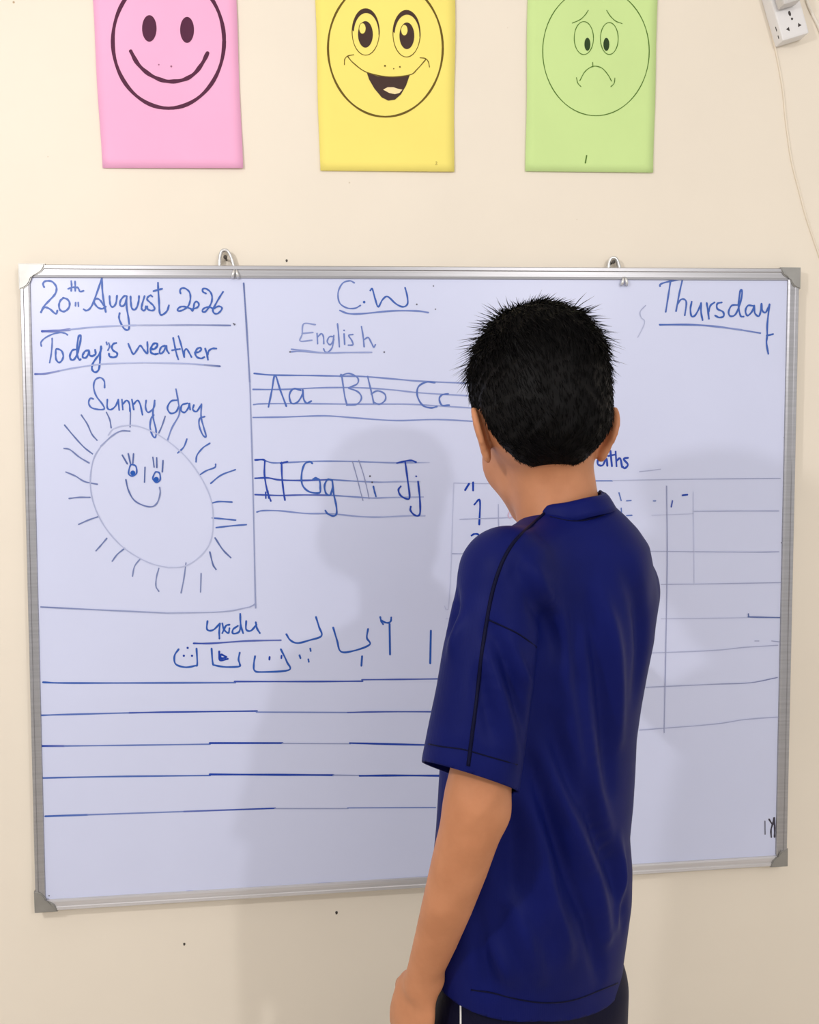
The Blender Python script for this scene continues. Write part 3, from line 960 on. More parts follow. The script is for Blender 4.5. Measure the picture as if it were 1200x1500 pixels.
# ------------------------------------------------------------------ signed distance modelling of soft bodies
class Field:
    def __init__(s, xs, ys, zs):
        s.ax = [np.asarray(a, float) for a in (xs, ys, zs)]
        s.D = np.full([len(a) for a in s.ax], 0.3, np.float32)

    def _sub(s, lo, hi):
        sl = []
        for a, l, h in zip(s.ax, lo, hi):
            i0, i1 = np.searchsorted(a, l), np.searchsorted(a, h)
            sl.append(slice(max(0, i0), min(len(a), i1 + 1)))
        g = np.meshgrid(*[a[q] for a, q in zip(s.ax, sl)], indexing='ij')
        return tuple(sl), np.stack(g, -1)

    def blend(s, sl, d, k, op='add'):
        a = s.D[sl]
        if op == 'add':
            if k <= 0: s.D[sl] = np.minimum(a, d)
            else:
                h = np.clip(0.5 + 0.5 * (a - d) / k, 0, 1)
                s.D[sl] = a * (1 - h) + d * h - k * h * (1 - h)
        else:
            d = -d
            h = np.clip(0.5 - 0.5 * (a - d) / max(k, 1e-6), 0, 1)
            s.D[sl] = a * (1 - h) + d * h + k * h * (1 - h)

    def ell(s, c, R, r, k=0.01, op='add'):
        c = np.array(c, float); m = max(r) + k + 0.015
        sl, P = s._sub(c - m, c + m)
        q = (P - c) @ np.array(R, float)
        r = np.array(r, float)
        k0 = np.linalg.norm(q / r, axis=-1); k1 = np.linalg.norm(q / r ** 2, axis=-1)
        s.blend(sl, k0 * (k0 - 1) / np.maximum(k1, 1e-6), k, op)

    def cone(s, a, b, ra, rb, k=0.01, op='add'):
        a, b = np.array(a, float), np.array(b, float)
        m = max(ra, rb) + k + 0.015
        sl, P = s._sub(np.minimum(a, b) - m, np.maximum(a, b) + m)
        ba = b - a
        t = np.clip(((P - a) @ ba) / max(ba @ ba, 1e-9), 0, 1)
        d = np.linalg.norm(P - a - t[..., None] * ba, axis=-1) - (ra + (rb - ra) * t)
        s.blend(sl, d, k, op)

    def chain(s, pts, k=0.01, cut=None):
        pts = [(np.array(p, float), r) for p, r in pts]
        m = max(r for p, r in pts) + k + 0.015
        A = np.array([p for p, r in pts])
        sl, P = s._sub(A.min(0) - m, A.max(0) + m)
        D = None
        for (a, ra), (b, rb) in zip(pts, pts[1:]):
            ba = b - a
            t = np.clip(((P - a) @ ba) / max(ba @ ba, 1e-9), 0, 1)
            d = np.linalg.norm(P - a - t[..., None] * ba, axis=-1) - (ra + (rb - ra) * t)
            D = d if D is None else np.minimum(D, d)
        if cut is not None: D = np.maximum(D, (P - cut[0]) @ cut[1])
        s.blend(sl, D, k)

    def loft(s, rows, ang, k=0.02, ex=2.0):
        """stack of super-ellipse sections: z, cx, cy, half width, half depth"""
        rows = sorted(rows)
        z, cx, cy, a, b = [np.array(q) for q in zip(*rows)]
        m = max(a.max(), b.max()) + 0.05
        sl, P = s._sub((cx.min() - m, cy.min() - m, z[0] - 0.03), (cx.max() + m, cy.max() + m, z[-1] + 0.03))
        Z = P[..., 2]
        X = P[..., 0] - np.interp(Z, z, cx); Y = P[..., 1] - np.interp(Z, z, cy)
        A = np.interp(Z, z, a); B = np.interp(Z, z, b)
        u = (X * math.cos(ang) + Y * math.sin(ang)) / A
        v = (-X * math.sin(ang) + Y * math.cos(ang)) / B
        f = (np.abs(u) ** ex + np.abs(v) ** ex) ** (1 / ex)
        rr = np.sqrt(X ** 2 + Y ** 2)
        d = rr * (1 - 1 / np.maximum(f, 1e-4))
        d = np.where(f < 0.05, -np.minimum(A, B), d)
        over = np.maximum(Z - z[-1], z[0] - Z)
        d = np.maximum(d, over)
        s.blend(sl, d, k)

    def mesh(s, smooth=2):
        """surface nets"""
        D = s.D; n = D.shape
        S = D < 0
        cnt = np.zeros([q - 1 for q in n], np.int8)
        for i in (0, 1):
            for j in (0, 1):
                for k in (0, 1):
                    cnt += S[i:n[0] - 1 + i, j:n[1] - 1 + j, k:n[2] - 1 + k]
        act = np.argwhere((cnt > 0) & (cnt < 8))
        idx = -np.ones(cnt.shape, np.int64)
        idx[tuple(act.T)] = np.arange(len(act))
        acc = np.zeros((len(act), 3)); num = np.zeros(len(act))
        cor = [np.array(c) for c in ((0,0,0),(1,0,0),(0,1,0),(1,1,0),(0,0,1),(1,0,1),(0,1,1),(1,1,1))]
        for a in range(8):
            for b in range(a + 1, 8):
                if np.abs(cor[a] - cor[b]).sum() != 1: continue
                pa, pb = act + cor[a], act + cor[b]
                da, db = D[tuple(pa.T)], D[tuple(pb.T)]
                m = (da < 0) != (db < 0)
                t = np.where(m, da / np.where(m, da - db, 1), 0)
                A = np.stack([s.ax[q][pa[:, q]] for q in range(3)], 1)
                B = np.stack([s.ax[q][pb[:, q]] for q in range(3)], 1)
                acc += np.where(m[:, None], A + (B - A) * t[:, None], 0); num += m
        V = acc / num[:, None]
        F = []
        for ax in range(3):
            o1, o2 = [(1, 2), (2, 0), (0, 1)][ax]
            sl0 = [slice(None)] * 3; sl1 = [slice(None)] * 3
            sl0[ax] = slice(0, n[ax] - 1); sl1[ax] = slice(1, n[ax])
            ch = S[tuple(sl0)] != S[tuple(sl1)]
            e = np.argwhere(ch)
            e = e[(e[:, o1] > 0) & (e[:, o2] > 0) & (e[:, o1] < n[o1] - 1) & (e[:, o2] < n[o2] - 1)]
            d1 = np.zeros(3, int); d1[o1] = 1
            d2 = np.zeros(3, int); d2[o2] = 1
            q = np.stack([idx[tuple((e - d1 - d2).T)], idx[tuple((e - d2).T)], idx[tuple(e.T)], idx[tuple((e - d1).T)]], 1)
            inside = S[tuple(e.T)]
            q[~inside] = q[~inside][:, ::-1]
            F.append(q)
        F = np.concatenate(F)
        F = F[(F >= 0).all(1)]
        for _ in range(smooth):
            V = lap(V, F, 0.5)
        return V, F


def lap(V, F, w, mask=None):
    acc = np.zeros_like(V); num = np.zeros(len(V))
    m = F.shape[1]
    for k in range(m):
        a, b = F[:, k], F[:, (k + 1) % m]
        for c in range(3):
            acc[:, c] += np.bincount(a, V[b, c], len(V)) + np.bincount(b, V[a, c], len(V))
        num += np.bincount(a, minlength=len(V)) + np.bincount(b, minlength=len(V))
    t = acc / np.maximum(num, 1)[:, None]
    if mask is None: return V * (1 - w) + t * w
    return V + (t - V) * (w * mask)[:, None]


def normals(V, F):
    a = np.cross(V[F[:, 2]] - V[F[:, 0]], V[F[:, 3 % F.shape[1]]] - V[F[:, 1]])
    N = np.zeros_like(V)
    for k in range(F.shape[1]):
        for c in range(3): N[:, c] += np.bincount(F[:, k], a[:, c], len(V))
    return N / np.maximum(np.linalg.norm(N, axis=1), 1e-12)[:, None]


# ------------------------------------------------------------------ the boy
# body frame: he stands three-quarters away, turned to his left
BA = math.radians(33)                                    # body yaw
fw = np.array([-math.sin(BA), math.cos(BA), 0.0])       # forward
lf = np.array([-math.cos(BA), -math.sin(BA), 0.0])      # his left
up = np.array([0, 0, 1.0])
YT = -0.42
sc_ = lambda Y: FPX / ((RM.T @ (W(600, 750, Y) - CN))[2] * -1)   # pixels per metre at that depth

boy = empty('person', (float(W(785, 1450, YT)[0]), YT, 0.0),
            'boy in a navy T-shirt with short black hair, back turned, facing the whiteboard', 'person')

# torso silhouette rows of the shirt: y, left px, right px
rows_px = [(742, 812, 888), (758, 772, 914), (778, 742, 936), (805, 722, 955), (850, 700, 962), (900, 684, 970), (950, 668, 966), (1000, 656, 956), (1050, 648, 947), (1100, 643, 940),
           (1150, 640, 938), (1200, 637, 935), (1250, 632, 930), (1300, 626, 934), (1350, 625, 933), (1400, 628, 926), (1440, 632, 920), (1500, 636, 918), (1540, 640, 915)]


def torso_rows(yaw, ratio, shrink, y0=0, y1=9999):
    out = []
    c, s = math.cos(yaw), math.sin(yaw)
    for (y, l, r) in rows_px:
        if not (y0 <= y <= y1): continue
        pl, pr = W(l, y, YT), W(r, y, YT)
        half = (pr[0] - pl[0]) / 2
        a = half / math.sqrt(c * c + (ratio * s) ** 2)
        # sight lines graze the body a little in front of its axis: trim for perspective
        out.append((pl[2], (pl[0] + pr[0]) / 2, YT, a * shrink, a * ratio * shrink))
    return out


# head frame
HA = math.radians(0.5)
HP = math.radians(16)
hf = np.array([-math.sin(HA) * math.cos(HP), math.cos(HA) * math.cos(HP), -math.sin(HP)])
hl = np.array([-math.cos(HA), -math.sin(HA), 0.0])
hu = np.cross(hl, hf); hu = hu if hu[2] > 0 else -hu
HR = np.stack([hl, hf, hu], 1)
HC = W(790, 575, -0.40)


def hp(l, f, u): return HC + hl * l + hf * f + hu * u


def head_shapes(F):
    F.ell(hp(0, 0.000, 0.004), HR, (0.0695, 0.0880, 0.0815), 0.0)           # cranium
    F.ell(hp(0, -0.012, -0.035), HR, (0.0640, 0.072, 0.064), 0.02)           # occiput
    F.ell(hp(0, 0.048, -0.050), HR, (0.0540, 0.046, 0.060), 0.02)           # face
    F.ell(hp(0, 0.050, -0.098), HR, (0.0400, 0.040, 0.032), 0.02)           # jaw
    F.ell(hp(0, 0.078, -0.122), HR, (0.0190, 0.014, 0.014), 0.025)          # chin
    for s in (1, -1):
        F.ell(hp(s * 0.034, 0.068, -0.066), HR, (0.020, 0.018, 0.026), 0.02)   # cheek
        F.ell(hp(s * 0.033, 0.090, -0.014), HR, (0.022, 0.008, 0.007), 0.012)  # brow
        F.ell(hp(s * 0.031, 0.098, -0.033), HR, (0.0155, 0.011, 0.009), 0.008, 'cut')
        F.ell(hp(s * 0.031, 0.0855, -0.028), HR, (0.0145, 0.0125, 0.0065), 0.004)
        F.ell(hp(s * 0.031, 0.0855, -0.041), HR, (0.0135, 0.0112, 0.0050), 0.004)
        F.ell(hp(s * 0.010, 0.104, -0.066), HR, (0.007, 0.008, 0.006), 0.006)  # nostril wings
    F.cone(hp(0, 0.092, -0.026), hp(0, 0.110, -0.062), 0.0075, 0.0095, 0.012)  # nose
    F.ell(hp(0, 0.0945, -0.0885), HR, (0.021, 0.0075, 0.0045), 0.006)       # lips
    F.ell(hp(0, 0.0925, -0.0975), HR, (0.018, 0.0075, 0.0050), 0.006)
    # neck, leaning forward out of the collar
    nb = W(828, 790, -0.405); nt_ = W(808, 640, -0.405)
    F.cone(nb, nt_, 0.0440, 0.0405, 0.018)
    F.cone(W(812, 790, -0.42), W(802, 650, -0.412), 0.040, 0.036, 0.015)


def ear(F, s):
    """auricle: a tilted shell with a rolled rim and a lobe, standing off the head"""
    c = hp(s * 0.0700, -0.002, -0.047)
    out = math.radians(20)
    # ear plane: along hu (leaning back), and outward-backward
    e1 = hu * 0.95 - hf * 0.16 + hl * s * 0.24; e1 = e1 / np.linalg.norm(e1)
    e2 = (-hf) * math.cos(out) + hl * s * math.sin(out)
    e2 = e2 - e1 * (e2 @ e1); e2 = e2 / np.linalg.norm(e2)
    e3 = np.cross(e1, e2)
    R = np.stack([e1, e2, e3], 1)
    F.ell(c + e2 * 0.010 + e1 * 0.004, R, (0.0235, 0.0155, 0.0042), 0.006)
    rim = []
    for t in np.linspace(-0.35, 1.0, 14):
        a = t * math.pi
        rim.append((c + e1 * (0.001 + 0.0240 * math.sin(a)) + e2 * (0.007 + 0.0165 * math.cos(a)), 0.0034))
    F.chain(rim, 0.003)
    F.ell(c - e1 * 0.026 + e2 * 0.007, R, (0.0105, 0.0085, 0.0050), 0.006)    # lobe
    F.cone(c + e2 * 0.0 + e1 * 0.010, c - e1 * 0.018, 0.006, 0.005, 0.006)


# arms (joints given where they are seen)
LS = [((738, 880), -0.505, 0.029), ((722, 960), -0.522, 0.032), ((715, 1060), -0.535, 0.0325), ((706, 1130), -0.545, 0.0312), ((699, 1180), -0.546, 0.0305), ((688, 1218), -0.545, 0.0300),
      ((674, 1265), -0.538, 0.0285), ((657, 1320), -0.525, 0.0258), ((640, 1372), -0.508, 0.0225), ((626, 1412), -0.495, 0.0195), ((617, 1440), -0.487, 0.0180)]
LARM = [(W(p[0], p[1], y), r) for p, y, r in LS]
wrist = LARM[-1][0]
RARM = [(W(900, 850, -0.335), 0.040), (W(896, 920, -0.27), 0.036), (W(880, 985, -0.20), 0.032), (W(850, 940, -0.13), 0.029), (W(818, 890, -0.075), 0.021), (W(806, 872, -0.055), 0.0185)]


def hand(F, w, d, th, pn, curl, s=1.0):
    """w wrist, d finger direction, th thumb side, pn palm side; five separate fingers"""
    d = d / np.linalg.norm(d); th = th - d * (th @ d); th = th / np.linalg.norm(th); pn = np.cross(d, th) * np.sign(np.cross(d, th) @ pn)
    R = np.stack([d, th, pn], 1)
    F.ell(w + d * 0.036 * s, R, (0.043 * s, 0.0310 * s, 0.0125 * s), 0.012)
    F.ell(w + d * 0.056 * s, R, (0.024 * s, 0.0335 * s, 0.0105 * s), 0.008)
    F.ell(w + d * 0.030 * s + th * 0.015 * s + pn * 0.005 * s, R, (0.026 * s, 0.013 * s, 0.012 * s), 0.014)
    for (o, ln, r, c) in ((0.0235, 0.066, 0.0076, curl), (0.0080, 0.073, 0.0078, curl * 1.1), (-0.0080, 0.068, 0.0075, curl * 1.25), (-0.0230, 0.053, 0.0066, curl * 1.45)):
        base = w + d * (0.072 - abs(o) * 0.18) * s + th * o * s
        ang, q, dirs = 0.12, base, []
        pts = [(base - d * 0.012 * s, r * s * 1.05), (base, r * s)]
        for seg, k in ((0.46, 1.0), (0.30, 1.6), (0.24, 1.1)):
            ang += c * k
            dv = d * math.cos(ang) + pn * math.sin(ang) + th * o * 2.0
            q = q + dv / np.linalg.norm(dv) * ln * seg * s
            pts.append((q, r * s * (1 - 0.09 * len(pts) / 2)))
        F.chain(pts, 0.0028)
    t0 = w + d * 0.018 * s + th * 0.022 * s + pn * 0.006 * s
    td = d * 0.80 + th * 0.52 + pn * 0.28; td = td / np.linalg.norm(td)
    t1 = t0 + td * 0.034 * s
    t2 = t1 + (td * 0.85 + d * 0.35 + pn * 0.25) / np.linalg.norm(td * 0.85 + d * 0.35 + pn * 0.25) * 0.024 * s
    F.chain([(t0, 0.0105 * s), (t1, 0.0088 * s), (t2, 0.0070 * s)], 0.004)


hipz = W(785, 1450, YT)[2]
HX, HY = W(780, 1450, YT)[:2]
HIP = np.array([HX, HY, hipz - 0.03])
legs = []
for s in (1, -1):
    h = HIP + lf * 0.062 * s
    k = np.array([h[0], h[1], 0.385]) + lf * 0.012 * s + fw * 0.012
    a = np.array([h[0], h[1], 0.075]) + lf * 0.020 * s - fw * 0.01
    legs.append((h, k, a))

axis = lambda lo, hi, st: np.arange(lo, hi, st)
zlow, zhi = axis(-0.01, 0.50, 0.005), axis(0.50, 1.50, 0.0030)
x0_, x1_ = HX - 0.32, HX + 0.30
BF = Field(axis(x0_, x1_, 0.0032), axis(-0.72, 0.03, 0.0032), np.concatenate([zlow, zhi]))
BF.loft(torso_rows(BA, 0.62, 0.70, 800), BA, 0.0, 2.2)
BF.cone(W(822, 800, -0.405), LARM[0][0], 0.032, 0.029, 0.01)
BF.cone(W(826, 800, -0.405), RARM[0][0], 0.036, 0.034, 0.02)
BF.ell(HIP + up * 0.01, np.stack([lf, fw, up], 1), (0.100, 0.062, 0.080), 0.03)
for h, k, a in legs:
    BF.chain([(h, 0.055), (h * 0.5 + k * 0.5, 0.050), (k, 0.041), (k * 0.62 + a * 0.38 - fw * 0.008, 0.040), (a, 0.027)], 0.02)
    BF.ell(a - up * 0.040 + fw * 0.045, np.stack([lf, fw, up], 1), (0.031, 0.098, 0.028), 0.015)
head_shapes(BF)
ear(BF, 1); ear(BF, -1)
BF.chain(LARM, 0.012)
BF.cone(W(717, 1188, -0.548), W(702, 1176, -0.546), 0.0150, 0.028, 0.02)        # elbow point
BF.ell(W(636, 1436, -0.493), np.eye(3), (0.010, 0.010, 0.011), 0.010)      # wrist bone
hd = wrist - LARM[-3][0]; hd = hd / np.linalg.norm(hd)
hand(BF, wrist, hd + np.array([-0.02, 0.0, -0.30]), fw, -lf, 0.20, 0.98)
BF.chain(RARM, 0.012)
rw = RARM[-1][0]
hand(BF, rw, np.array([-0.50, 0.12, 0.60]), np.array([-0.6, -0.1, -0.4]), np.array([0.15, 1.0, 0.0]), 0.16, 0.86)
V, F = BF.mesh(2)
body = put('body', V, F, M_skin, boy, True)
del BF

# eyes and lips on the face side
Rz = HR
for s in (1, -1):
    for nm, r, off, m in (('eyeball', 0.0098, 0.0880, M_eyew), ('iris', 0.0054, 0.0932, M_iris)):
        bm = bmesh.new()
        bmesh.ops.create_uvsphere(bm, u_segments=16, v_segments=10, radius=r)
        c = Vector(hp(s * 0.031, off, -0.034))
        for v in bm.verts: v.co += c
        put_bm(nm, bm, m, body, True)

# ------------------------------------------------------------------ hair: a close cap and several thousand strands
hx0 = HC
HF_ = Field(axis(HC[0] - 0.125, HC[0] + 0.125, 0.0024), axis(HC[1] - 0.13, HC[1] + 0.13, 0.0024), axis(HC[2] - 0.15, HC[2] + 0.13, 0.0024))
head_shapes(HF_)
G = np.stack(np.meshgrid(*HF_.ax, indexing='ij'), -1) - HC
q = G @ HR


def hairline(l, f):
    """height (head frame) of the lower edge of the hair for a direction round the head"""
    a = np.degrees(np.arctan2(np.abs(l), f))             # 0 forehead, 180 nape
    return np.interp(a, [0, 30, 48, 62, 76, 84, 92, 100, 108, 116, 126, 142, 180],
                     [0.050, 0.046, 0.030, 0.004, -0.034, -0.046, -0.024, -0.026, -0.046, -0.074, -0.089, -0.095, -0.095])


edge = q[..., 2] - hairline(q[..., 0], q[..., 1])
topness = np.clip((q[..., 2] - 0.01) / 0.07, 0, 1)
thick = (0.0065 + 0.0065 * topness) * np.clip(edge / 0.022, 0.12, 1)
lump = 0.0012 * np.sin(q[..., 0] * 190 + 3 * np.sin(q[..., 2] * 90)) * np.sin(q[..., 1] * 160 + q[..., 2] * 120)
cap = np.maximum(HF_.D - thick - lump * np.clip(edge / 0.03, 0, 1), -edge)
inner = HF_.D + 0.004
HF_.D = np.maximum(cap, -inner).astype(np.float32)
V, F = HF_.mesh(1)
NV_ = normals(V, F)
ql = (V - HC) @ HR
outer = np.einsum('ij,ij->i', V - hp(0, 0, -0.02), NV_) > 0.02
cand = np.where(outer)[0]
vs, fs = list(V), [tuple(f) for f in F]
pick = rng.choice(cand, 9000)
crown = np.array([0.010, 0.030, 0.095])
SV, SF = [], []
nb_ = len(V)
for i in pick:
    p0, n0 = V[i], NV_[i]
    l, f, u = ql[i]
    ed = u - hairline(np.array(l), np.array(f))
    away = ql[i] - crown
    flow = HR @ (away / (np.linalg.norm(away) + 1e-6))
    flow = flow - n0 * (flow @ n0)
    flow /= np.linalg.norm(flow) + 1e-9
    t = np.clip((u + 0.01) / 0.06, 0, 1)
    mess = rng.normal(0, 1, 3)
    lift = 0.06 + 0.12 * t + 0.05 * rng.random()
    wild = (u > 0.022) and (abs(l) > 0.030) and rng.random() < 0.16
    Ls = (0.008 + 0.013 * t) * rng.uniform(0.6, 1.25) * np.clip(ed / 0.03 + 0.45, 0.45, 1)
    if wild:
        lift += rng.uniform(0.2, 0.7); Ls *= 1.35
    d = flow + n0 * lift + mess * (0.07 + 0.07 * t)
    d /= np.linalg.norm(d)
    r0 = rng.uniform(0.00035, 0.0007)
    sag = -up * (0.12 if wild else 0.25) + flow * 0.15
    a = np.cross(d, n0); a /= np.linalg.norm(a) + 1e-9
    b = np.cross(a, d)
    pts = [p0 - n0 * 0.001, p0 + d * Ls * 0.5 + sag * Ls * 0.10, p0 + d * Ls + sag * Ls * 0.42]
    k = nb_ + len(SV)
    for j, (pp, rr) in enumerate(zip(pts[:2], (r0, r0 * 0.8))):
        for m in range(3):
            g = 2 * math.pi * m / 3
            SV.append(pp + (a * math.cos(g) + b * math.sin(g)) * rr)
    SV.append(pts[2])
    for m in range(3):
        m2 = (m + 1) % 3
        SF.append((k + m, k + m2, k + 3 + m2, k + 3 + m))
        SF.append((k + 3 + m, k + 3 + m2, k + 6))
put('hair', np.concatenate([V, np.array(SV)]), fs + SF, M_hair, boy, True, 'short spiky black hair')
# brows
for s in (1, -1):
    P = catmull([hp(s * 0.014, 0.0985, -0.014), hp(s * 0.028, 0.0975, -0.009), hp(s * 0.046, 0.0875, -0.013)])
    v1, f1 = tube(P, [0.0022] * (len(P) - 3) + [0.0018, 0.0012, 0.0006], 6)
    put('eyebrow', v1, f1, M_hair, body, True)

def plane3(a, b, c, toward):
    a, b, c = [np.array(q) for q in (a, b, c)]
    n = np.cross(b - a, c - a); n /= np.linalg.norm(n)
    if n @ np.array(toward) < 0: n = -n
    return a, n


# oval of the collar
CP = [np.array(q) for q in (W(766, 764, -0.430), W(832, 740, -0.462), W(880, 724, -0.395))]
_, cno = plane3(*CP, (0, 0, 1))
rc = np.array(W(825, 741, -0.409)); rc = rc + cno * ((CP[0] - rc) @ cno)
ce1 = np.cross(cno, [0, 1, 0]); ce1 /= np.linalg.norm(ce1); ce2 = np.cross(cno, ce1)
if ce1[0] < 0: ce1 = -ce1
if ce2[1] < 0: ce2 = -ce2
RA, RB = 0.0475, 0.0530


def in_neck(c, g=1.0):
    d = np.array(c) - rc
    return ((d @ ce1) / RA) ** 2 + ((d @ ce2) / RB) ** 2 < g * g and -0.05 < d @ cno < 0.08


# ------------------------------------------------------------------ T-shirt
SFD = Field(axis(x0_, x1_, 0.0034), axis(-0.70, -0.05, 0.0034), axis(0.60, 1.30, 0.0034))
SFD.loft(torso_rows(BA, 0.62, 1.0), BA, 0.0, 2.25)
ls0 = W(738, 858, -0.512)
SFD.cone(W(810, 832, -0.42), W(745, 838, -0.505), 0.048, 0.0470, 0.03)
SFD.cone(rc - cno * 0.075, rc - cno * 0.0145, 0.066, 0.0490, 0.02)
SFD.cone(W(842, 806, -0.40), W(898, 862, -0.345), 0.047, 0.0500, 0.035)
LSL = [(W(738, 846, -0.508), 0.0440), (W(726, 900, -0.515), 0.0450), (W(716, 960, -0.522), 0.0465), (W(708, 1020, -0.530), 0.0475), (W(698, 1080, -0.536), 0.0490), (W(688, 1140, -0.540), 0.0500), (W(680, 1200, -0.542), 0.0500)]
sco, sno = plane3(W(612, 1117, -0.500), W(752, 1157, -0.560), W(680, 1130, -0.588), (0, 0, -1))
SFD.chain(LSL, 0.014, cut=(sco + sno * 0.004, sno))
RSL = [(W(897, 862, -0.340), 0.0520), (W(894, 910, -0.28), 0.0510), (W(885, 960, -0.23), 0.050), (W(872, 1000, -0.18), 0.050)]
SFD.chain(RSL, 0.016)
V, F = SFD.mesh(3)
del SFD

# folds: ridges and valleys sewn into the cloth along lines found on it
bvh = BVHTree.FromPolygons([tuple(v) for v in V], [tuple(int(i) for i in f) for f in F])


def on_cloth(px_list, tree=bvh):
    out = []
    for (x, y) in catmull(px_list):
        o, d = ray(x, y)
        h = tree.ray_cast(o, d)
        if h[0] is not None: out.append(np.array(h[0]))
    return out


N = normals(V, F)
folds = [  # pixels along the fold, half width m, height m
    ([(757, 822), (775, 860), (790, 890), (808, 925), (818, 960)], 0.010, -0.0036),
    ([(775, 830), (800, 875), (825, 920), (838, 980)], 0.010, 0.0040),
    ([(722, 920), (740, 960), (756, 1010), (768, 1060)], 0.007, -0.0050),
    ([(715, 950), (728, 1000), (745, 1060), (757, 1110)], 0.006, 0.0030),
    ([(703, 985), (712, 1030), (722, 1085)], 0.006, -0.0040),
    ([(738, 930), (760, 980), (778, 1005)], 0.007, 0.0035),
    ([(668, 865), (664, 900), (655, 930)], 0.006, -0.0040),
    ([(676, 905), (668, 935), (660, 960)], 0.006, 0.0035),
    ([(790, 1100), (812, 1160), (840, 1220), (870, 1290), (890, 1370)], 0.012, 0.0055),
    ([(775, 1110), (800, 1180), (825, 1250), (850, 1330)], 0.011, -0.0060),
    ([(800, 1050), (830, 1120), (862, 1190), (900, 1280), (915, 1350)], 0.011, -0.0045),
    ([(880, 870), (898, 930), (905, 1000), (908, 1080)], 0.010, 0.0035),
    ([(862, 880), (878, 960), (888, 1060), (892, 1150)], 0.011, -0.0040),
    ([(825, 960), (832, 1040), (845, 1130), (862, 1210)], 0.010, 0.0035),
    ([(850, 960), (860, 1060), (875, 1160), (895, 1230)], 0.010, 0.0030),
    ([(735, 1300), (750, 1330), (770, 1380), (790, 1430)], 0.010, 0.0045),
    ([(712, 1375), (728, 1405), (750, 1440)], 0.008, 0.0045),
    ([(700, 1340), (712, 1400), (720, 1450)], 0.009, -0.0045),
    ([(800, 1290), (820, 1350), (835, 1400)], 0.009, 0.0040),
    ([(850, 1300), (868, 1370), (880, 1430)], 0.010, -0.0040),
    ([(905, 1230), (912, 1290), (905, 1350)], 0.008, 0.0035),
    ([(770, 1150), (790, 1220), (800, 1290), (795, 1350)], 0.012, 0.0035),
    ([(745, 1180), (752, 1250), (745, 1330), (725, 1390)], 0.014, -0.0050),
    ([(838, 900), (842, 960), (852, 1020)], 0.009, -0.0035),
    ([(800, 780), (770, 812), (748, 860)], 0.008, -0.0018),
    ([(915, 830), (935, 880), (940, 950), (930, 1020)], 0.012, -0.0035),
    ([(830, 752), (855, 756), (880, 748)], 0.005, -0.0012),
    ([(690, 1095), (720, 1107), (758, 1118)], 0.003, -0.0009),
    ([(624, 1089), (650, 1094), (688, 1098)], 0.003, -0.0009),
]
disp = np.zeros(len(V))
for pts, w, h in folds:
    P = on_cloth(pts)
    if len(P) < 3: continue
    P = np.array(P)
    near = np.where((np.abs(V - P.mean(0)).max(1) < np.abs(P - P.mean(0)).max() + 4 * w))[0]
    dmin = np.full(len(near), 9.0); par = np.zeros(len(near))
    for i in range(len(P)):
        d = np.linalg.norm(V[near] - P[i], axis=1)
        m = d < dmin
        dmin[m] = d[m]; par[m] = i / (len(P) - 1)
    g = np.exp(-(dmin / w) ** 2) * np.sin(np.clip(par * 0.9 + 0.05, 0, 1) * math.pi) ** 0.6
    disp[near] += 2.6 * h * g
for _ in range(6):
    disp = lap(np.repeat(disp[:, None], 3, 1), F, 0.6)[:, 0]
V = V + N * disp[:, None]
V = lap(V, F, 0.35)


def plane_cut(bm, co, no, region):
    geom = [f for f in bm.faces if region(f.calc_center_median())]
    es = list({e for f in geom for e in f.edges}); vs = list({v for f in geom for v in f.verts})
    bmesh.ops.bisect_plane(bm, geom=vs + es + geom, plane_co=co, plane_no=no, dist=1e-5, clear_outer=False)
    no = Vector(no); co = Vector(co)
    kill = [f for f in bm.faces if (f.calc_center_median() - co).dot(no) > 0 and region(f.calc_center_median())]
    bmesh.ops.delete(bm, geom=kill, context='FACES')


bm = bmesh.new()
bv = [bm.verts.new(v) for v in V]
for f in F: bm.faces.new([bv[i] for i in f])
axl = [Vector(p) for p, r in LSL]


def near_sleeve(c):
    a, b = axl[3], axl[-1]
    t = max(0, min(1.3, (c - a).dot(b - a) / (b - a).length_squared))
    return (c - (a + (b - a) * t)).length < 0.062


co, no = sco, sno
# only the sleeve tube itself is cut: limit by distance to its axis and by the torso behind it
tz = {round(r[0], 4): r for r in torso_rows(BA, 0.62, 1.0)}
TR_ = sorted(torso_rows(BA, 0.62, 1.0))
tzz, tcx, tcy, taa, tbb = [np.array(q) for q in zip(*TR_)]


def in_torso(c, grow):
    z = c.z
    X = c.x - np.interp(z, tzz, tcx); Y = c.y - np.interp(z, tzz, tcy)
    A = np.interp(z, tzz, taa) * grow; B = np.interp(z, tzz, tbb) * grow
    u = (X * math.cos(BA) + Y * math.sin(BA)) / A; v = (-X * math.sin(BA) + Y * math.cos(BA)) / B
    return abs(u) ** 2.25 + abs(v) ** 2.25 < 1


plane_cut(bm, co, no, lambda c: near_sleeve(c) and c.z < 1.05 and not in_torso(c, 1.03))
# right sleeve
ra, rb = [Vector(RSL[-2][0]), Vector(RSL[-1][0])]
rn = (rb - ra).normalized()
plane_cut(bm, ra + rn * 0.01, rn, lambda c: (c - rb).length < 0.085 and not in_torso(c, 1.0))
# hem, lifted on his right side


shape = BVHTree.FromPolygons([tuple(v) for v in V], [tuple(int(i) for i in f) for f in F])


def hit(x, y):
    for k in range(60):                                  # walk inwards until the cloth is met
        o, d = ray(x, y)
        h = shape.ray_cast(o, d)[0]
        if h is not None: return np.array(h)
        x += 1.0 if x < 780 else -1.0


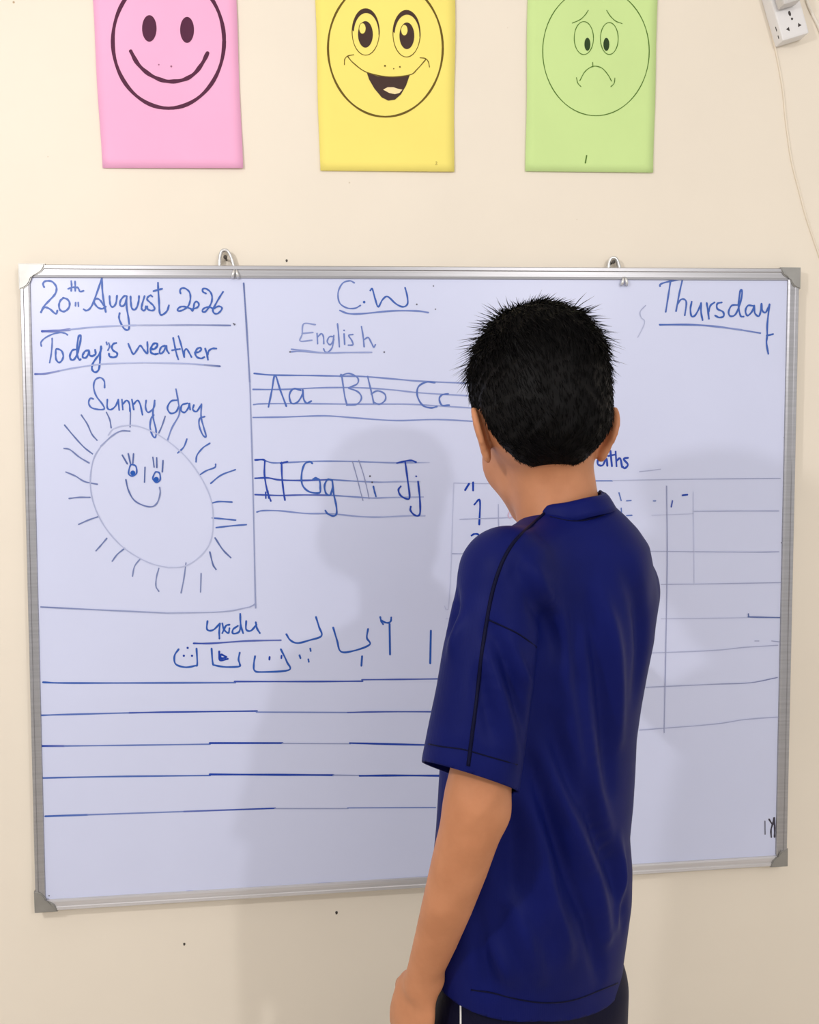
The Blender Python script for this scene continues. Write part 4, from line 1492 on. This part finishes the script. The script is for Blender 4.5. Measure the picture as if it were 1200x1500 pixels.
h1, h2, h3, h4 = hit(676, 1474), hit(792, 1496), hit(868, 1486), hit(914, 1442)
co, no = plane3(h1, h2, h1 + np.array([0.02, 0.15, 0.004]), (0, 0, -1))
plane_cut(bm, co, no, lambda c: c.z < 0.78 and c.x < h2[0])
co, no = plane3(h2, h3, h4, (0, 0, -1))
plane_cut(bm, co, no, lambda c: c.z < 0.78 and c.x >= h2[0])
# neck opening: an oval hole under the collar band
bmesh.ops.delete(bm, geom=[f for f in bm.faces if in_neck(f.calc_center_median(), 0.97)], context='FACES')
lo = max((c for c in [list(bm.faces)]), key=len)
# keep the largest connected shell
seen, best = set(), []
for f in bm.faces:
    if f in seen: continue
    st, comp = [f], []
    seen.add(f)
    while st:
        g = st.pop(); comp.append(g)
        for e in g.edges:
            for h in e.link_faces:
                if h not in seen: seen.add(h); st.append(h)
    if len(comp) > len(best): best = comp
bs = set(best)
bmesh.ops.delete(bm, geom=[f for f in bm.faces if f not in bs], context='FACES')
shirt = put_bm('t_shirt', bm, M_shirt, boy, True, 'navy jersey T-shirt')
so = shirt.modifiers.new('cloth', 'SOLIDIFY')
so.thickness = 0.0028
so.offset = -1
bvh2 = BVHTree.FromPolygons([v.co + shirt.matrix_basis.translation + boy.location for v in shirt.data.vertices], [list(p.vertices) for p in shirt.data.polygons])


def seam(px_list, rad, name='seam', mat=None, parent=None, label=None, tree=None, flat=0.6):
    P = on_cloth(px_list, tree or bvh2)
    if len(P) < 3: return
    Q = [P[0]]
    for q_ in P[1:]:
        if 0.001 < np.linalg.norm(q_ - Q[-1]) < 0.05: Q.append(q_)
    Q = np.array(Q)
    for _ in range(2):
        Q[1:-1] = Q[1:-1] * .5 + (Q[:-2] + Q[2:]) * .25
    v1, f1 = tube(Q, rad, 6)
    return put(name, v1, f1, mat or M_seam, parent or shirt, True, label)


seam([(800, 750), (775, 772), (752, 795), (735, 825), (722, 865), (714, 905), (707, 950), (701, 1000), (695, 1050), (690, 1090), (686, 1122)], 0.0019, label='dark shoulder seam running down the left sleeve')
seam([(716, 908), (738, 918), (762, 930), (786, 948)], 0.0009, label='fine dark armhole seam')
seam([(806, 757), (835, 763), (860, 762), (886, 754)], 0.0008, 'collar_seam', label='fine seam under the collar')
seam([(628, 1090), (650, 1094), (680, 1098), (715, 1108), (758, 1120)], 0.0008, 'hem_seam', label='stitched hem of the sleeve')
seam([(690, 1450), (720, 1454), (760, 1464), (800, 1469), (840, 1465), (880, 1450), (905, 1440)], 0.0009, 'hem_seam', label='stitched bottom hem')

# ribbed collar band round the neck opening
K_ = 56
ring = [rc + ce1 * RA * math.cos(2 * math.pi * k / K_) + ce2 * RB * math.sin(2 * math.pi * k / K_) for k in range(K_)]
vs, fs = [], []
prof = [(0.0066, -0.0195), (0.0054, -0.0120), (0.0038, -0.0040), (0.0016, 0.0010), (-0.0002, 0.0022), (-0.0016, 0.0006), (-0.0008, -0.0060), (0.0030, -0.0200)]
for k, p_ in enumerate(ring):
    o_ = p_ - rc; o_ /= np.linalg.norm(o_)
    lif = cno * (0.0075 * math.exp(-((k / K_ * 360 - 222 + 180) % 360 - 180) ** 2 / 900.0) - 0.0035 * math.exp(-((k / K_ * 360 - 320 + 180) % 360 - 180) ** 2 / 900.0))
    fr_ = math.exp(-((k / K_ * 360 - 90) / 62.0) ** 2)
    for a, b in prof: vs.append(p_ + o_ * (a + 0.0035 * fr_) + cno * (b + 0.006 * fr_) + lif)
n = len(prof)
for i in range(K_):
    for k in range(n):
        fs.append((i * n + k, i * n + (k + 1) % n, ((i + 1) % K_) * n + (k + 1) % n, ((i + 1) % K_) * n + k))
put('collar', vs, fs, M_shirt, shirt, True, 'navy ribbed collar band')

# ------------------------------------------------------------------ trousers
TF = Field(axis(x0_, x1_, 0.0036), axis(-0.68, -0.16, 0.0036), axis(0.05, 0.86, 0.0036))
TRL = [(r[0], r[1], r[2], r[3] * 0.925, r[4] * 0.90) for r in torso_rows(BA, 0.62, 1.0, 1400)]
zb = min(TRL)[0]
b0 = min(TRL)
TRL.append((zb - 0.04, b0[1], b0[2], b0[3] * 1.0, b0[4] * 1.02))
TF.loft(TRL, BA, 0.0, 2.2)
for h, k, a in legs:
    TF.chain([(h + up * 0.01, 0.070), (h * 0.6 + k * 0.4, 0.068), (k, 0.060), (k * 0.5 + a * 0.5, 0.054), (a - up * 0.005, 0.052)], 0.022)
V, F = TF.mesh(3)
del TF
bm = bmesh.new()
bv = [bm.verts.new(v) for v in V]
for f in F: bm.faces.new([bv[i] for i in f])
plane_cut(bm, (0, 0, 0.10), (0, 0, -1), lambda c: c.z < 0.2)
trous = put_bm('trousers', bm, M_trous, boy, True, 'black navy trousers with white piping')
so = trous.modifiers.new('cloth', 'SOLIDIFY'); so.thickness = 0.0025; so.offset = -1
bvh3 = BVHTree.FromPolygons([v.co + boy.location for v in trous.data.vertices], [list(p.vertices) for p in trous.data.polygons])
seam([(675, 1462), (675, 1480), (675, 1500), (674, 1560), (672, 1640), (668, 1740), (664, 1850), (662, 1980), (660, 2080)], 0.0011, 'piping', M_piping, trous, 'thin white side piping', bvh3)

# shoes on the floor
for h, k, a in legs:
    f0 = np.array([a[0], a[1], 0.0])
    R = np.stack([lf, fw, up], 1)
    XF = Field(axis(a[0] - 0.16, a[0] + 0.16, 0.004), axis(a[1] - 0.16, a[1] + 0.2, 0.004), axis(-0.02, 0.13, 0.004))
    XF.ell(f0 + fw * 0.052 + up * 0.032, R, (0.040, 0.112, 0.032), 0.0)
    XF.ell(f0 + fw * 0.105 + up * 0.026, R, (0.043, 0.058, 0.026), 0.02)
    XF.cone(f0 - fw * 0.008 + up * 0.045, f0 - fw * 0.004 + up * 0.085, 0.040, 0.036, 0.02)
    V, F = XF.mesh(2)
    V[:, 2] = np.maximum(V[:, 2], 0.012)
    sh = put('shoe', V, F, M_shoe, boy, True)
    vs, fs = [], []
    n = 28
    for z in (0.0005, 0.015):
        for q_ in range(n):
            t = 2 * math.pi * q_ / n
            wv = 0.040 + 0.006 * math.sin(t)
            p_ = f0 + fw * (0.056 + 0.116 * math.sin(t)) + lf * (wv * math.cos(t))
            vs.append((p_[0], p_[1], z))
    fs = [tuple(range(n))[::-1], tuple(range(n, 2 * n))] + [(q_, (q_ + 1) % n, n + (q_ + 1) % n, n + q_) for q_ in range(n)]
    put('sole', vs, fs, M_sole, sh, False)
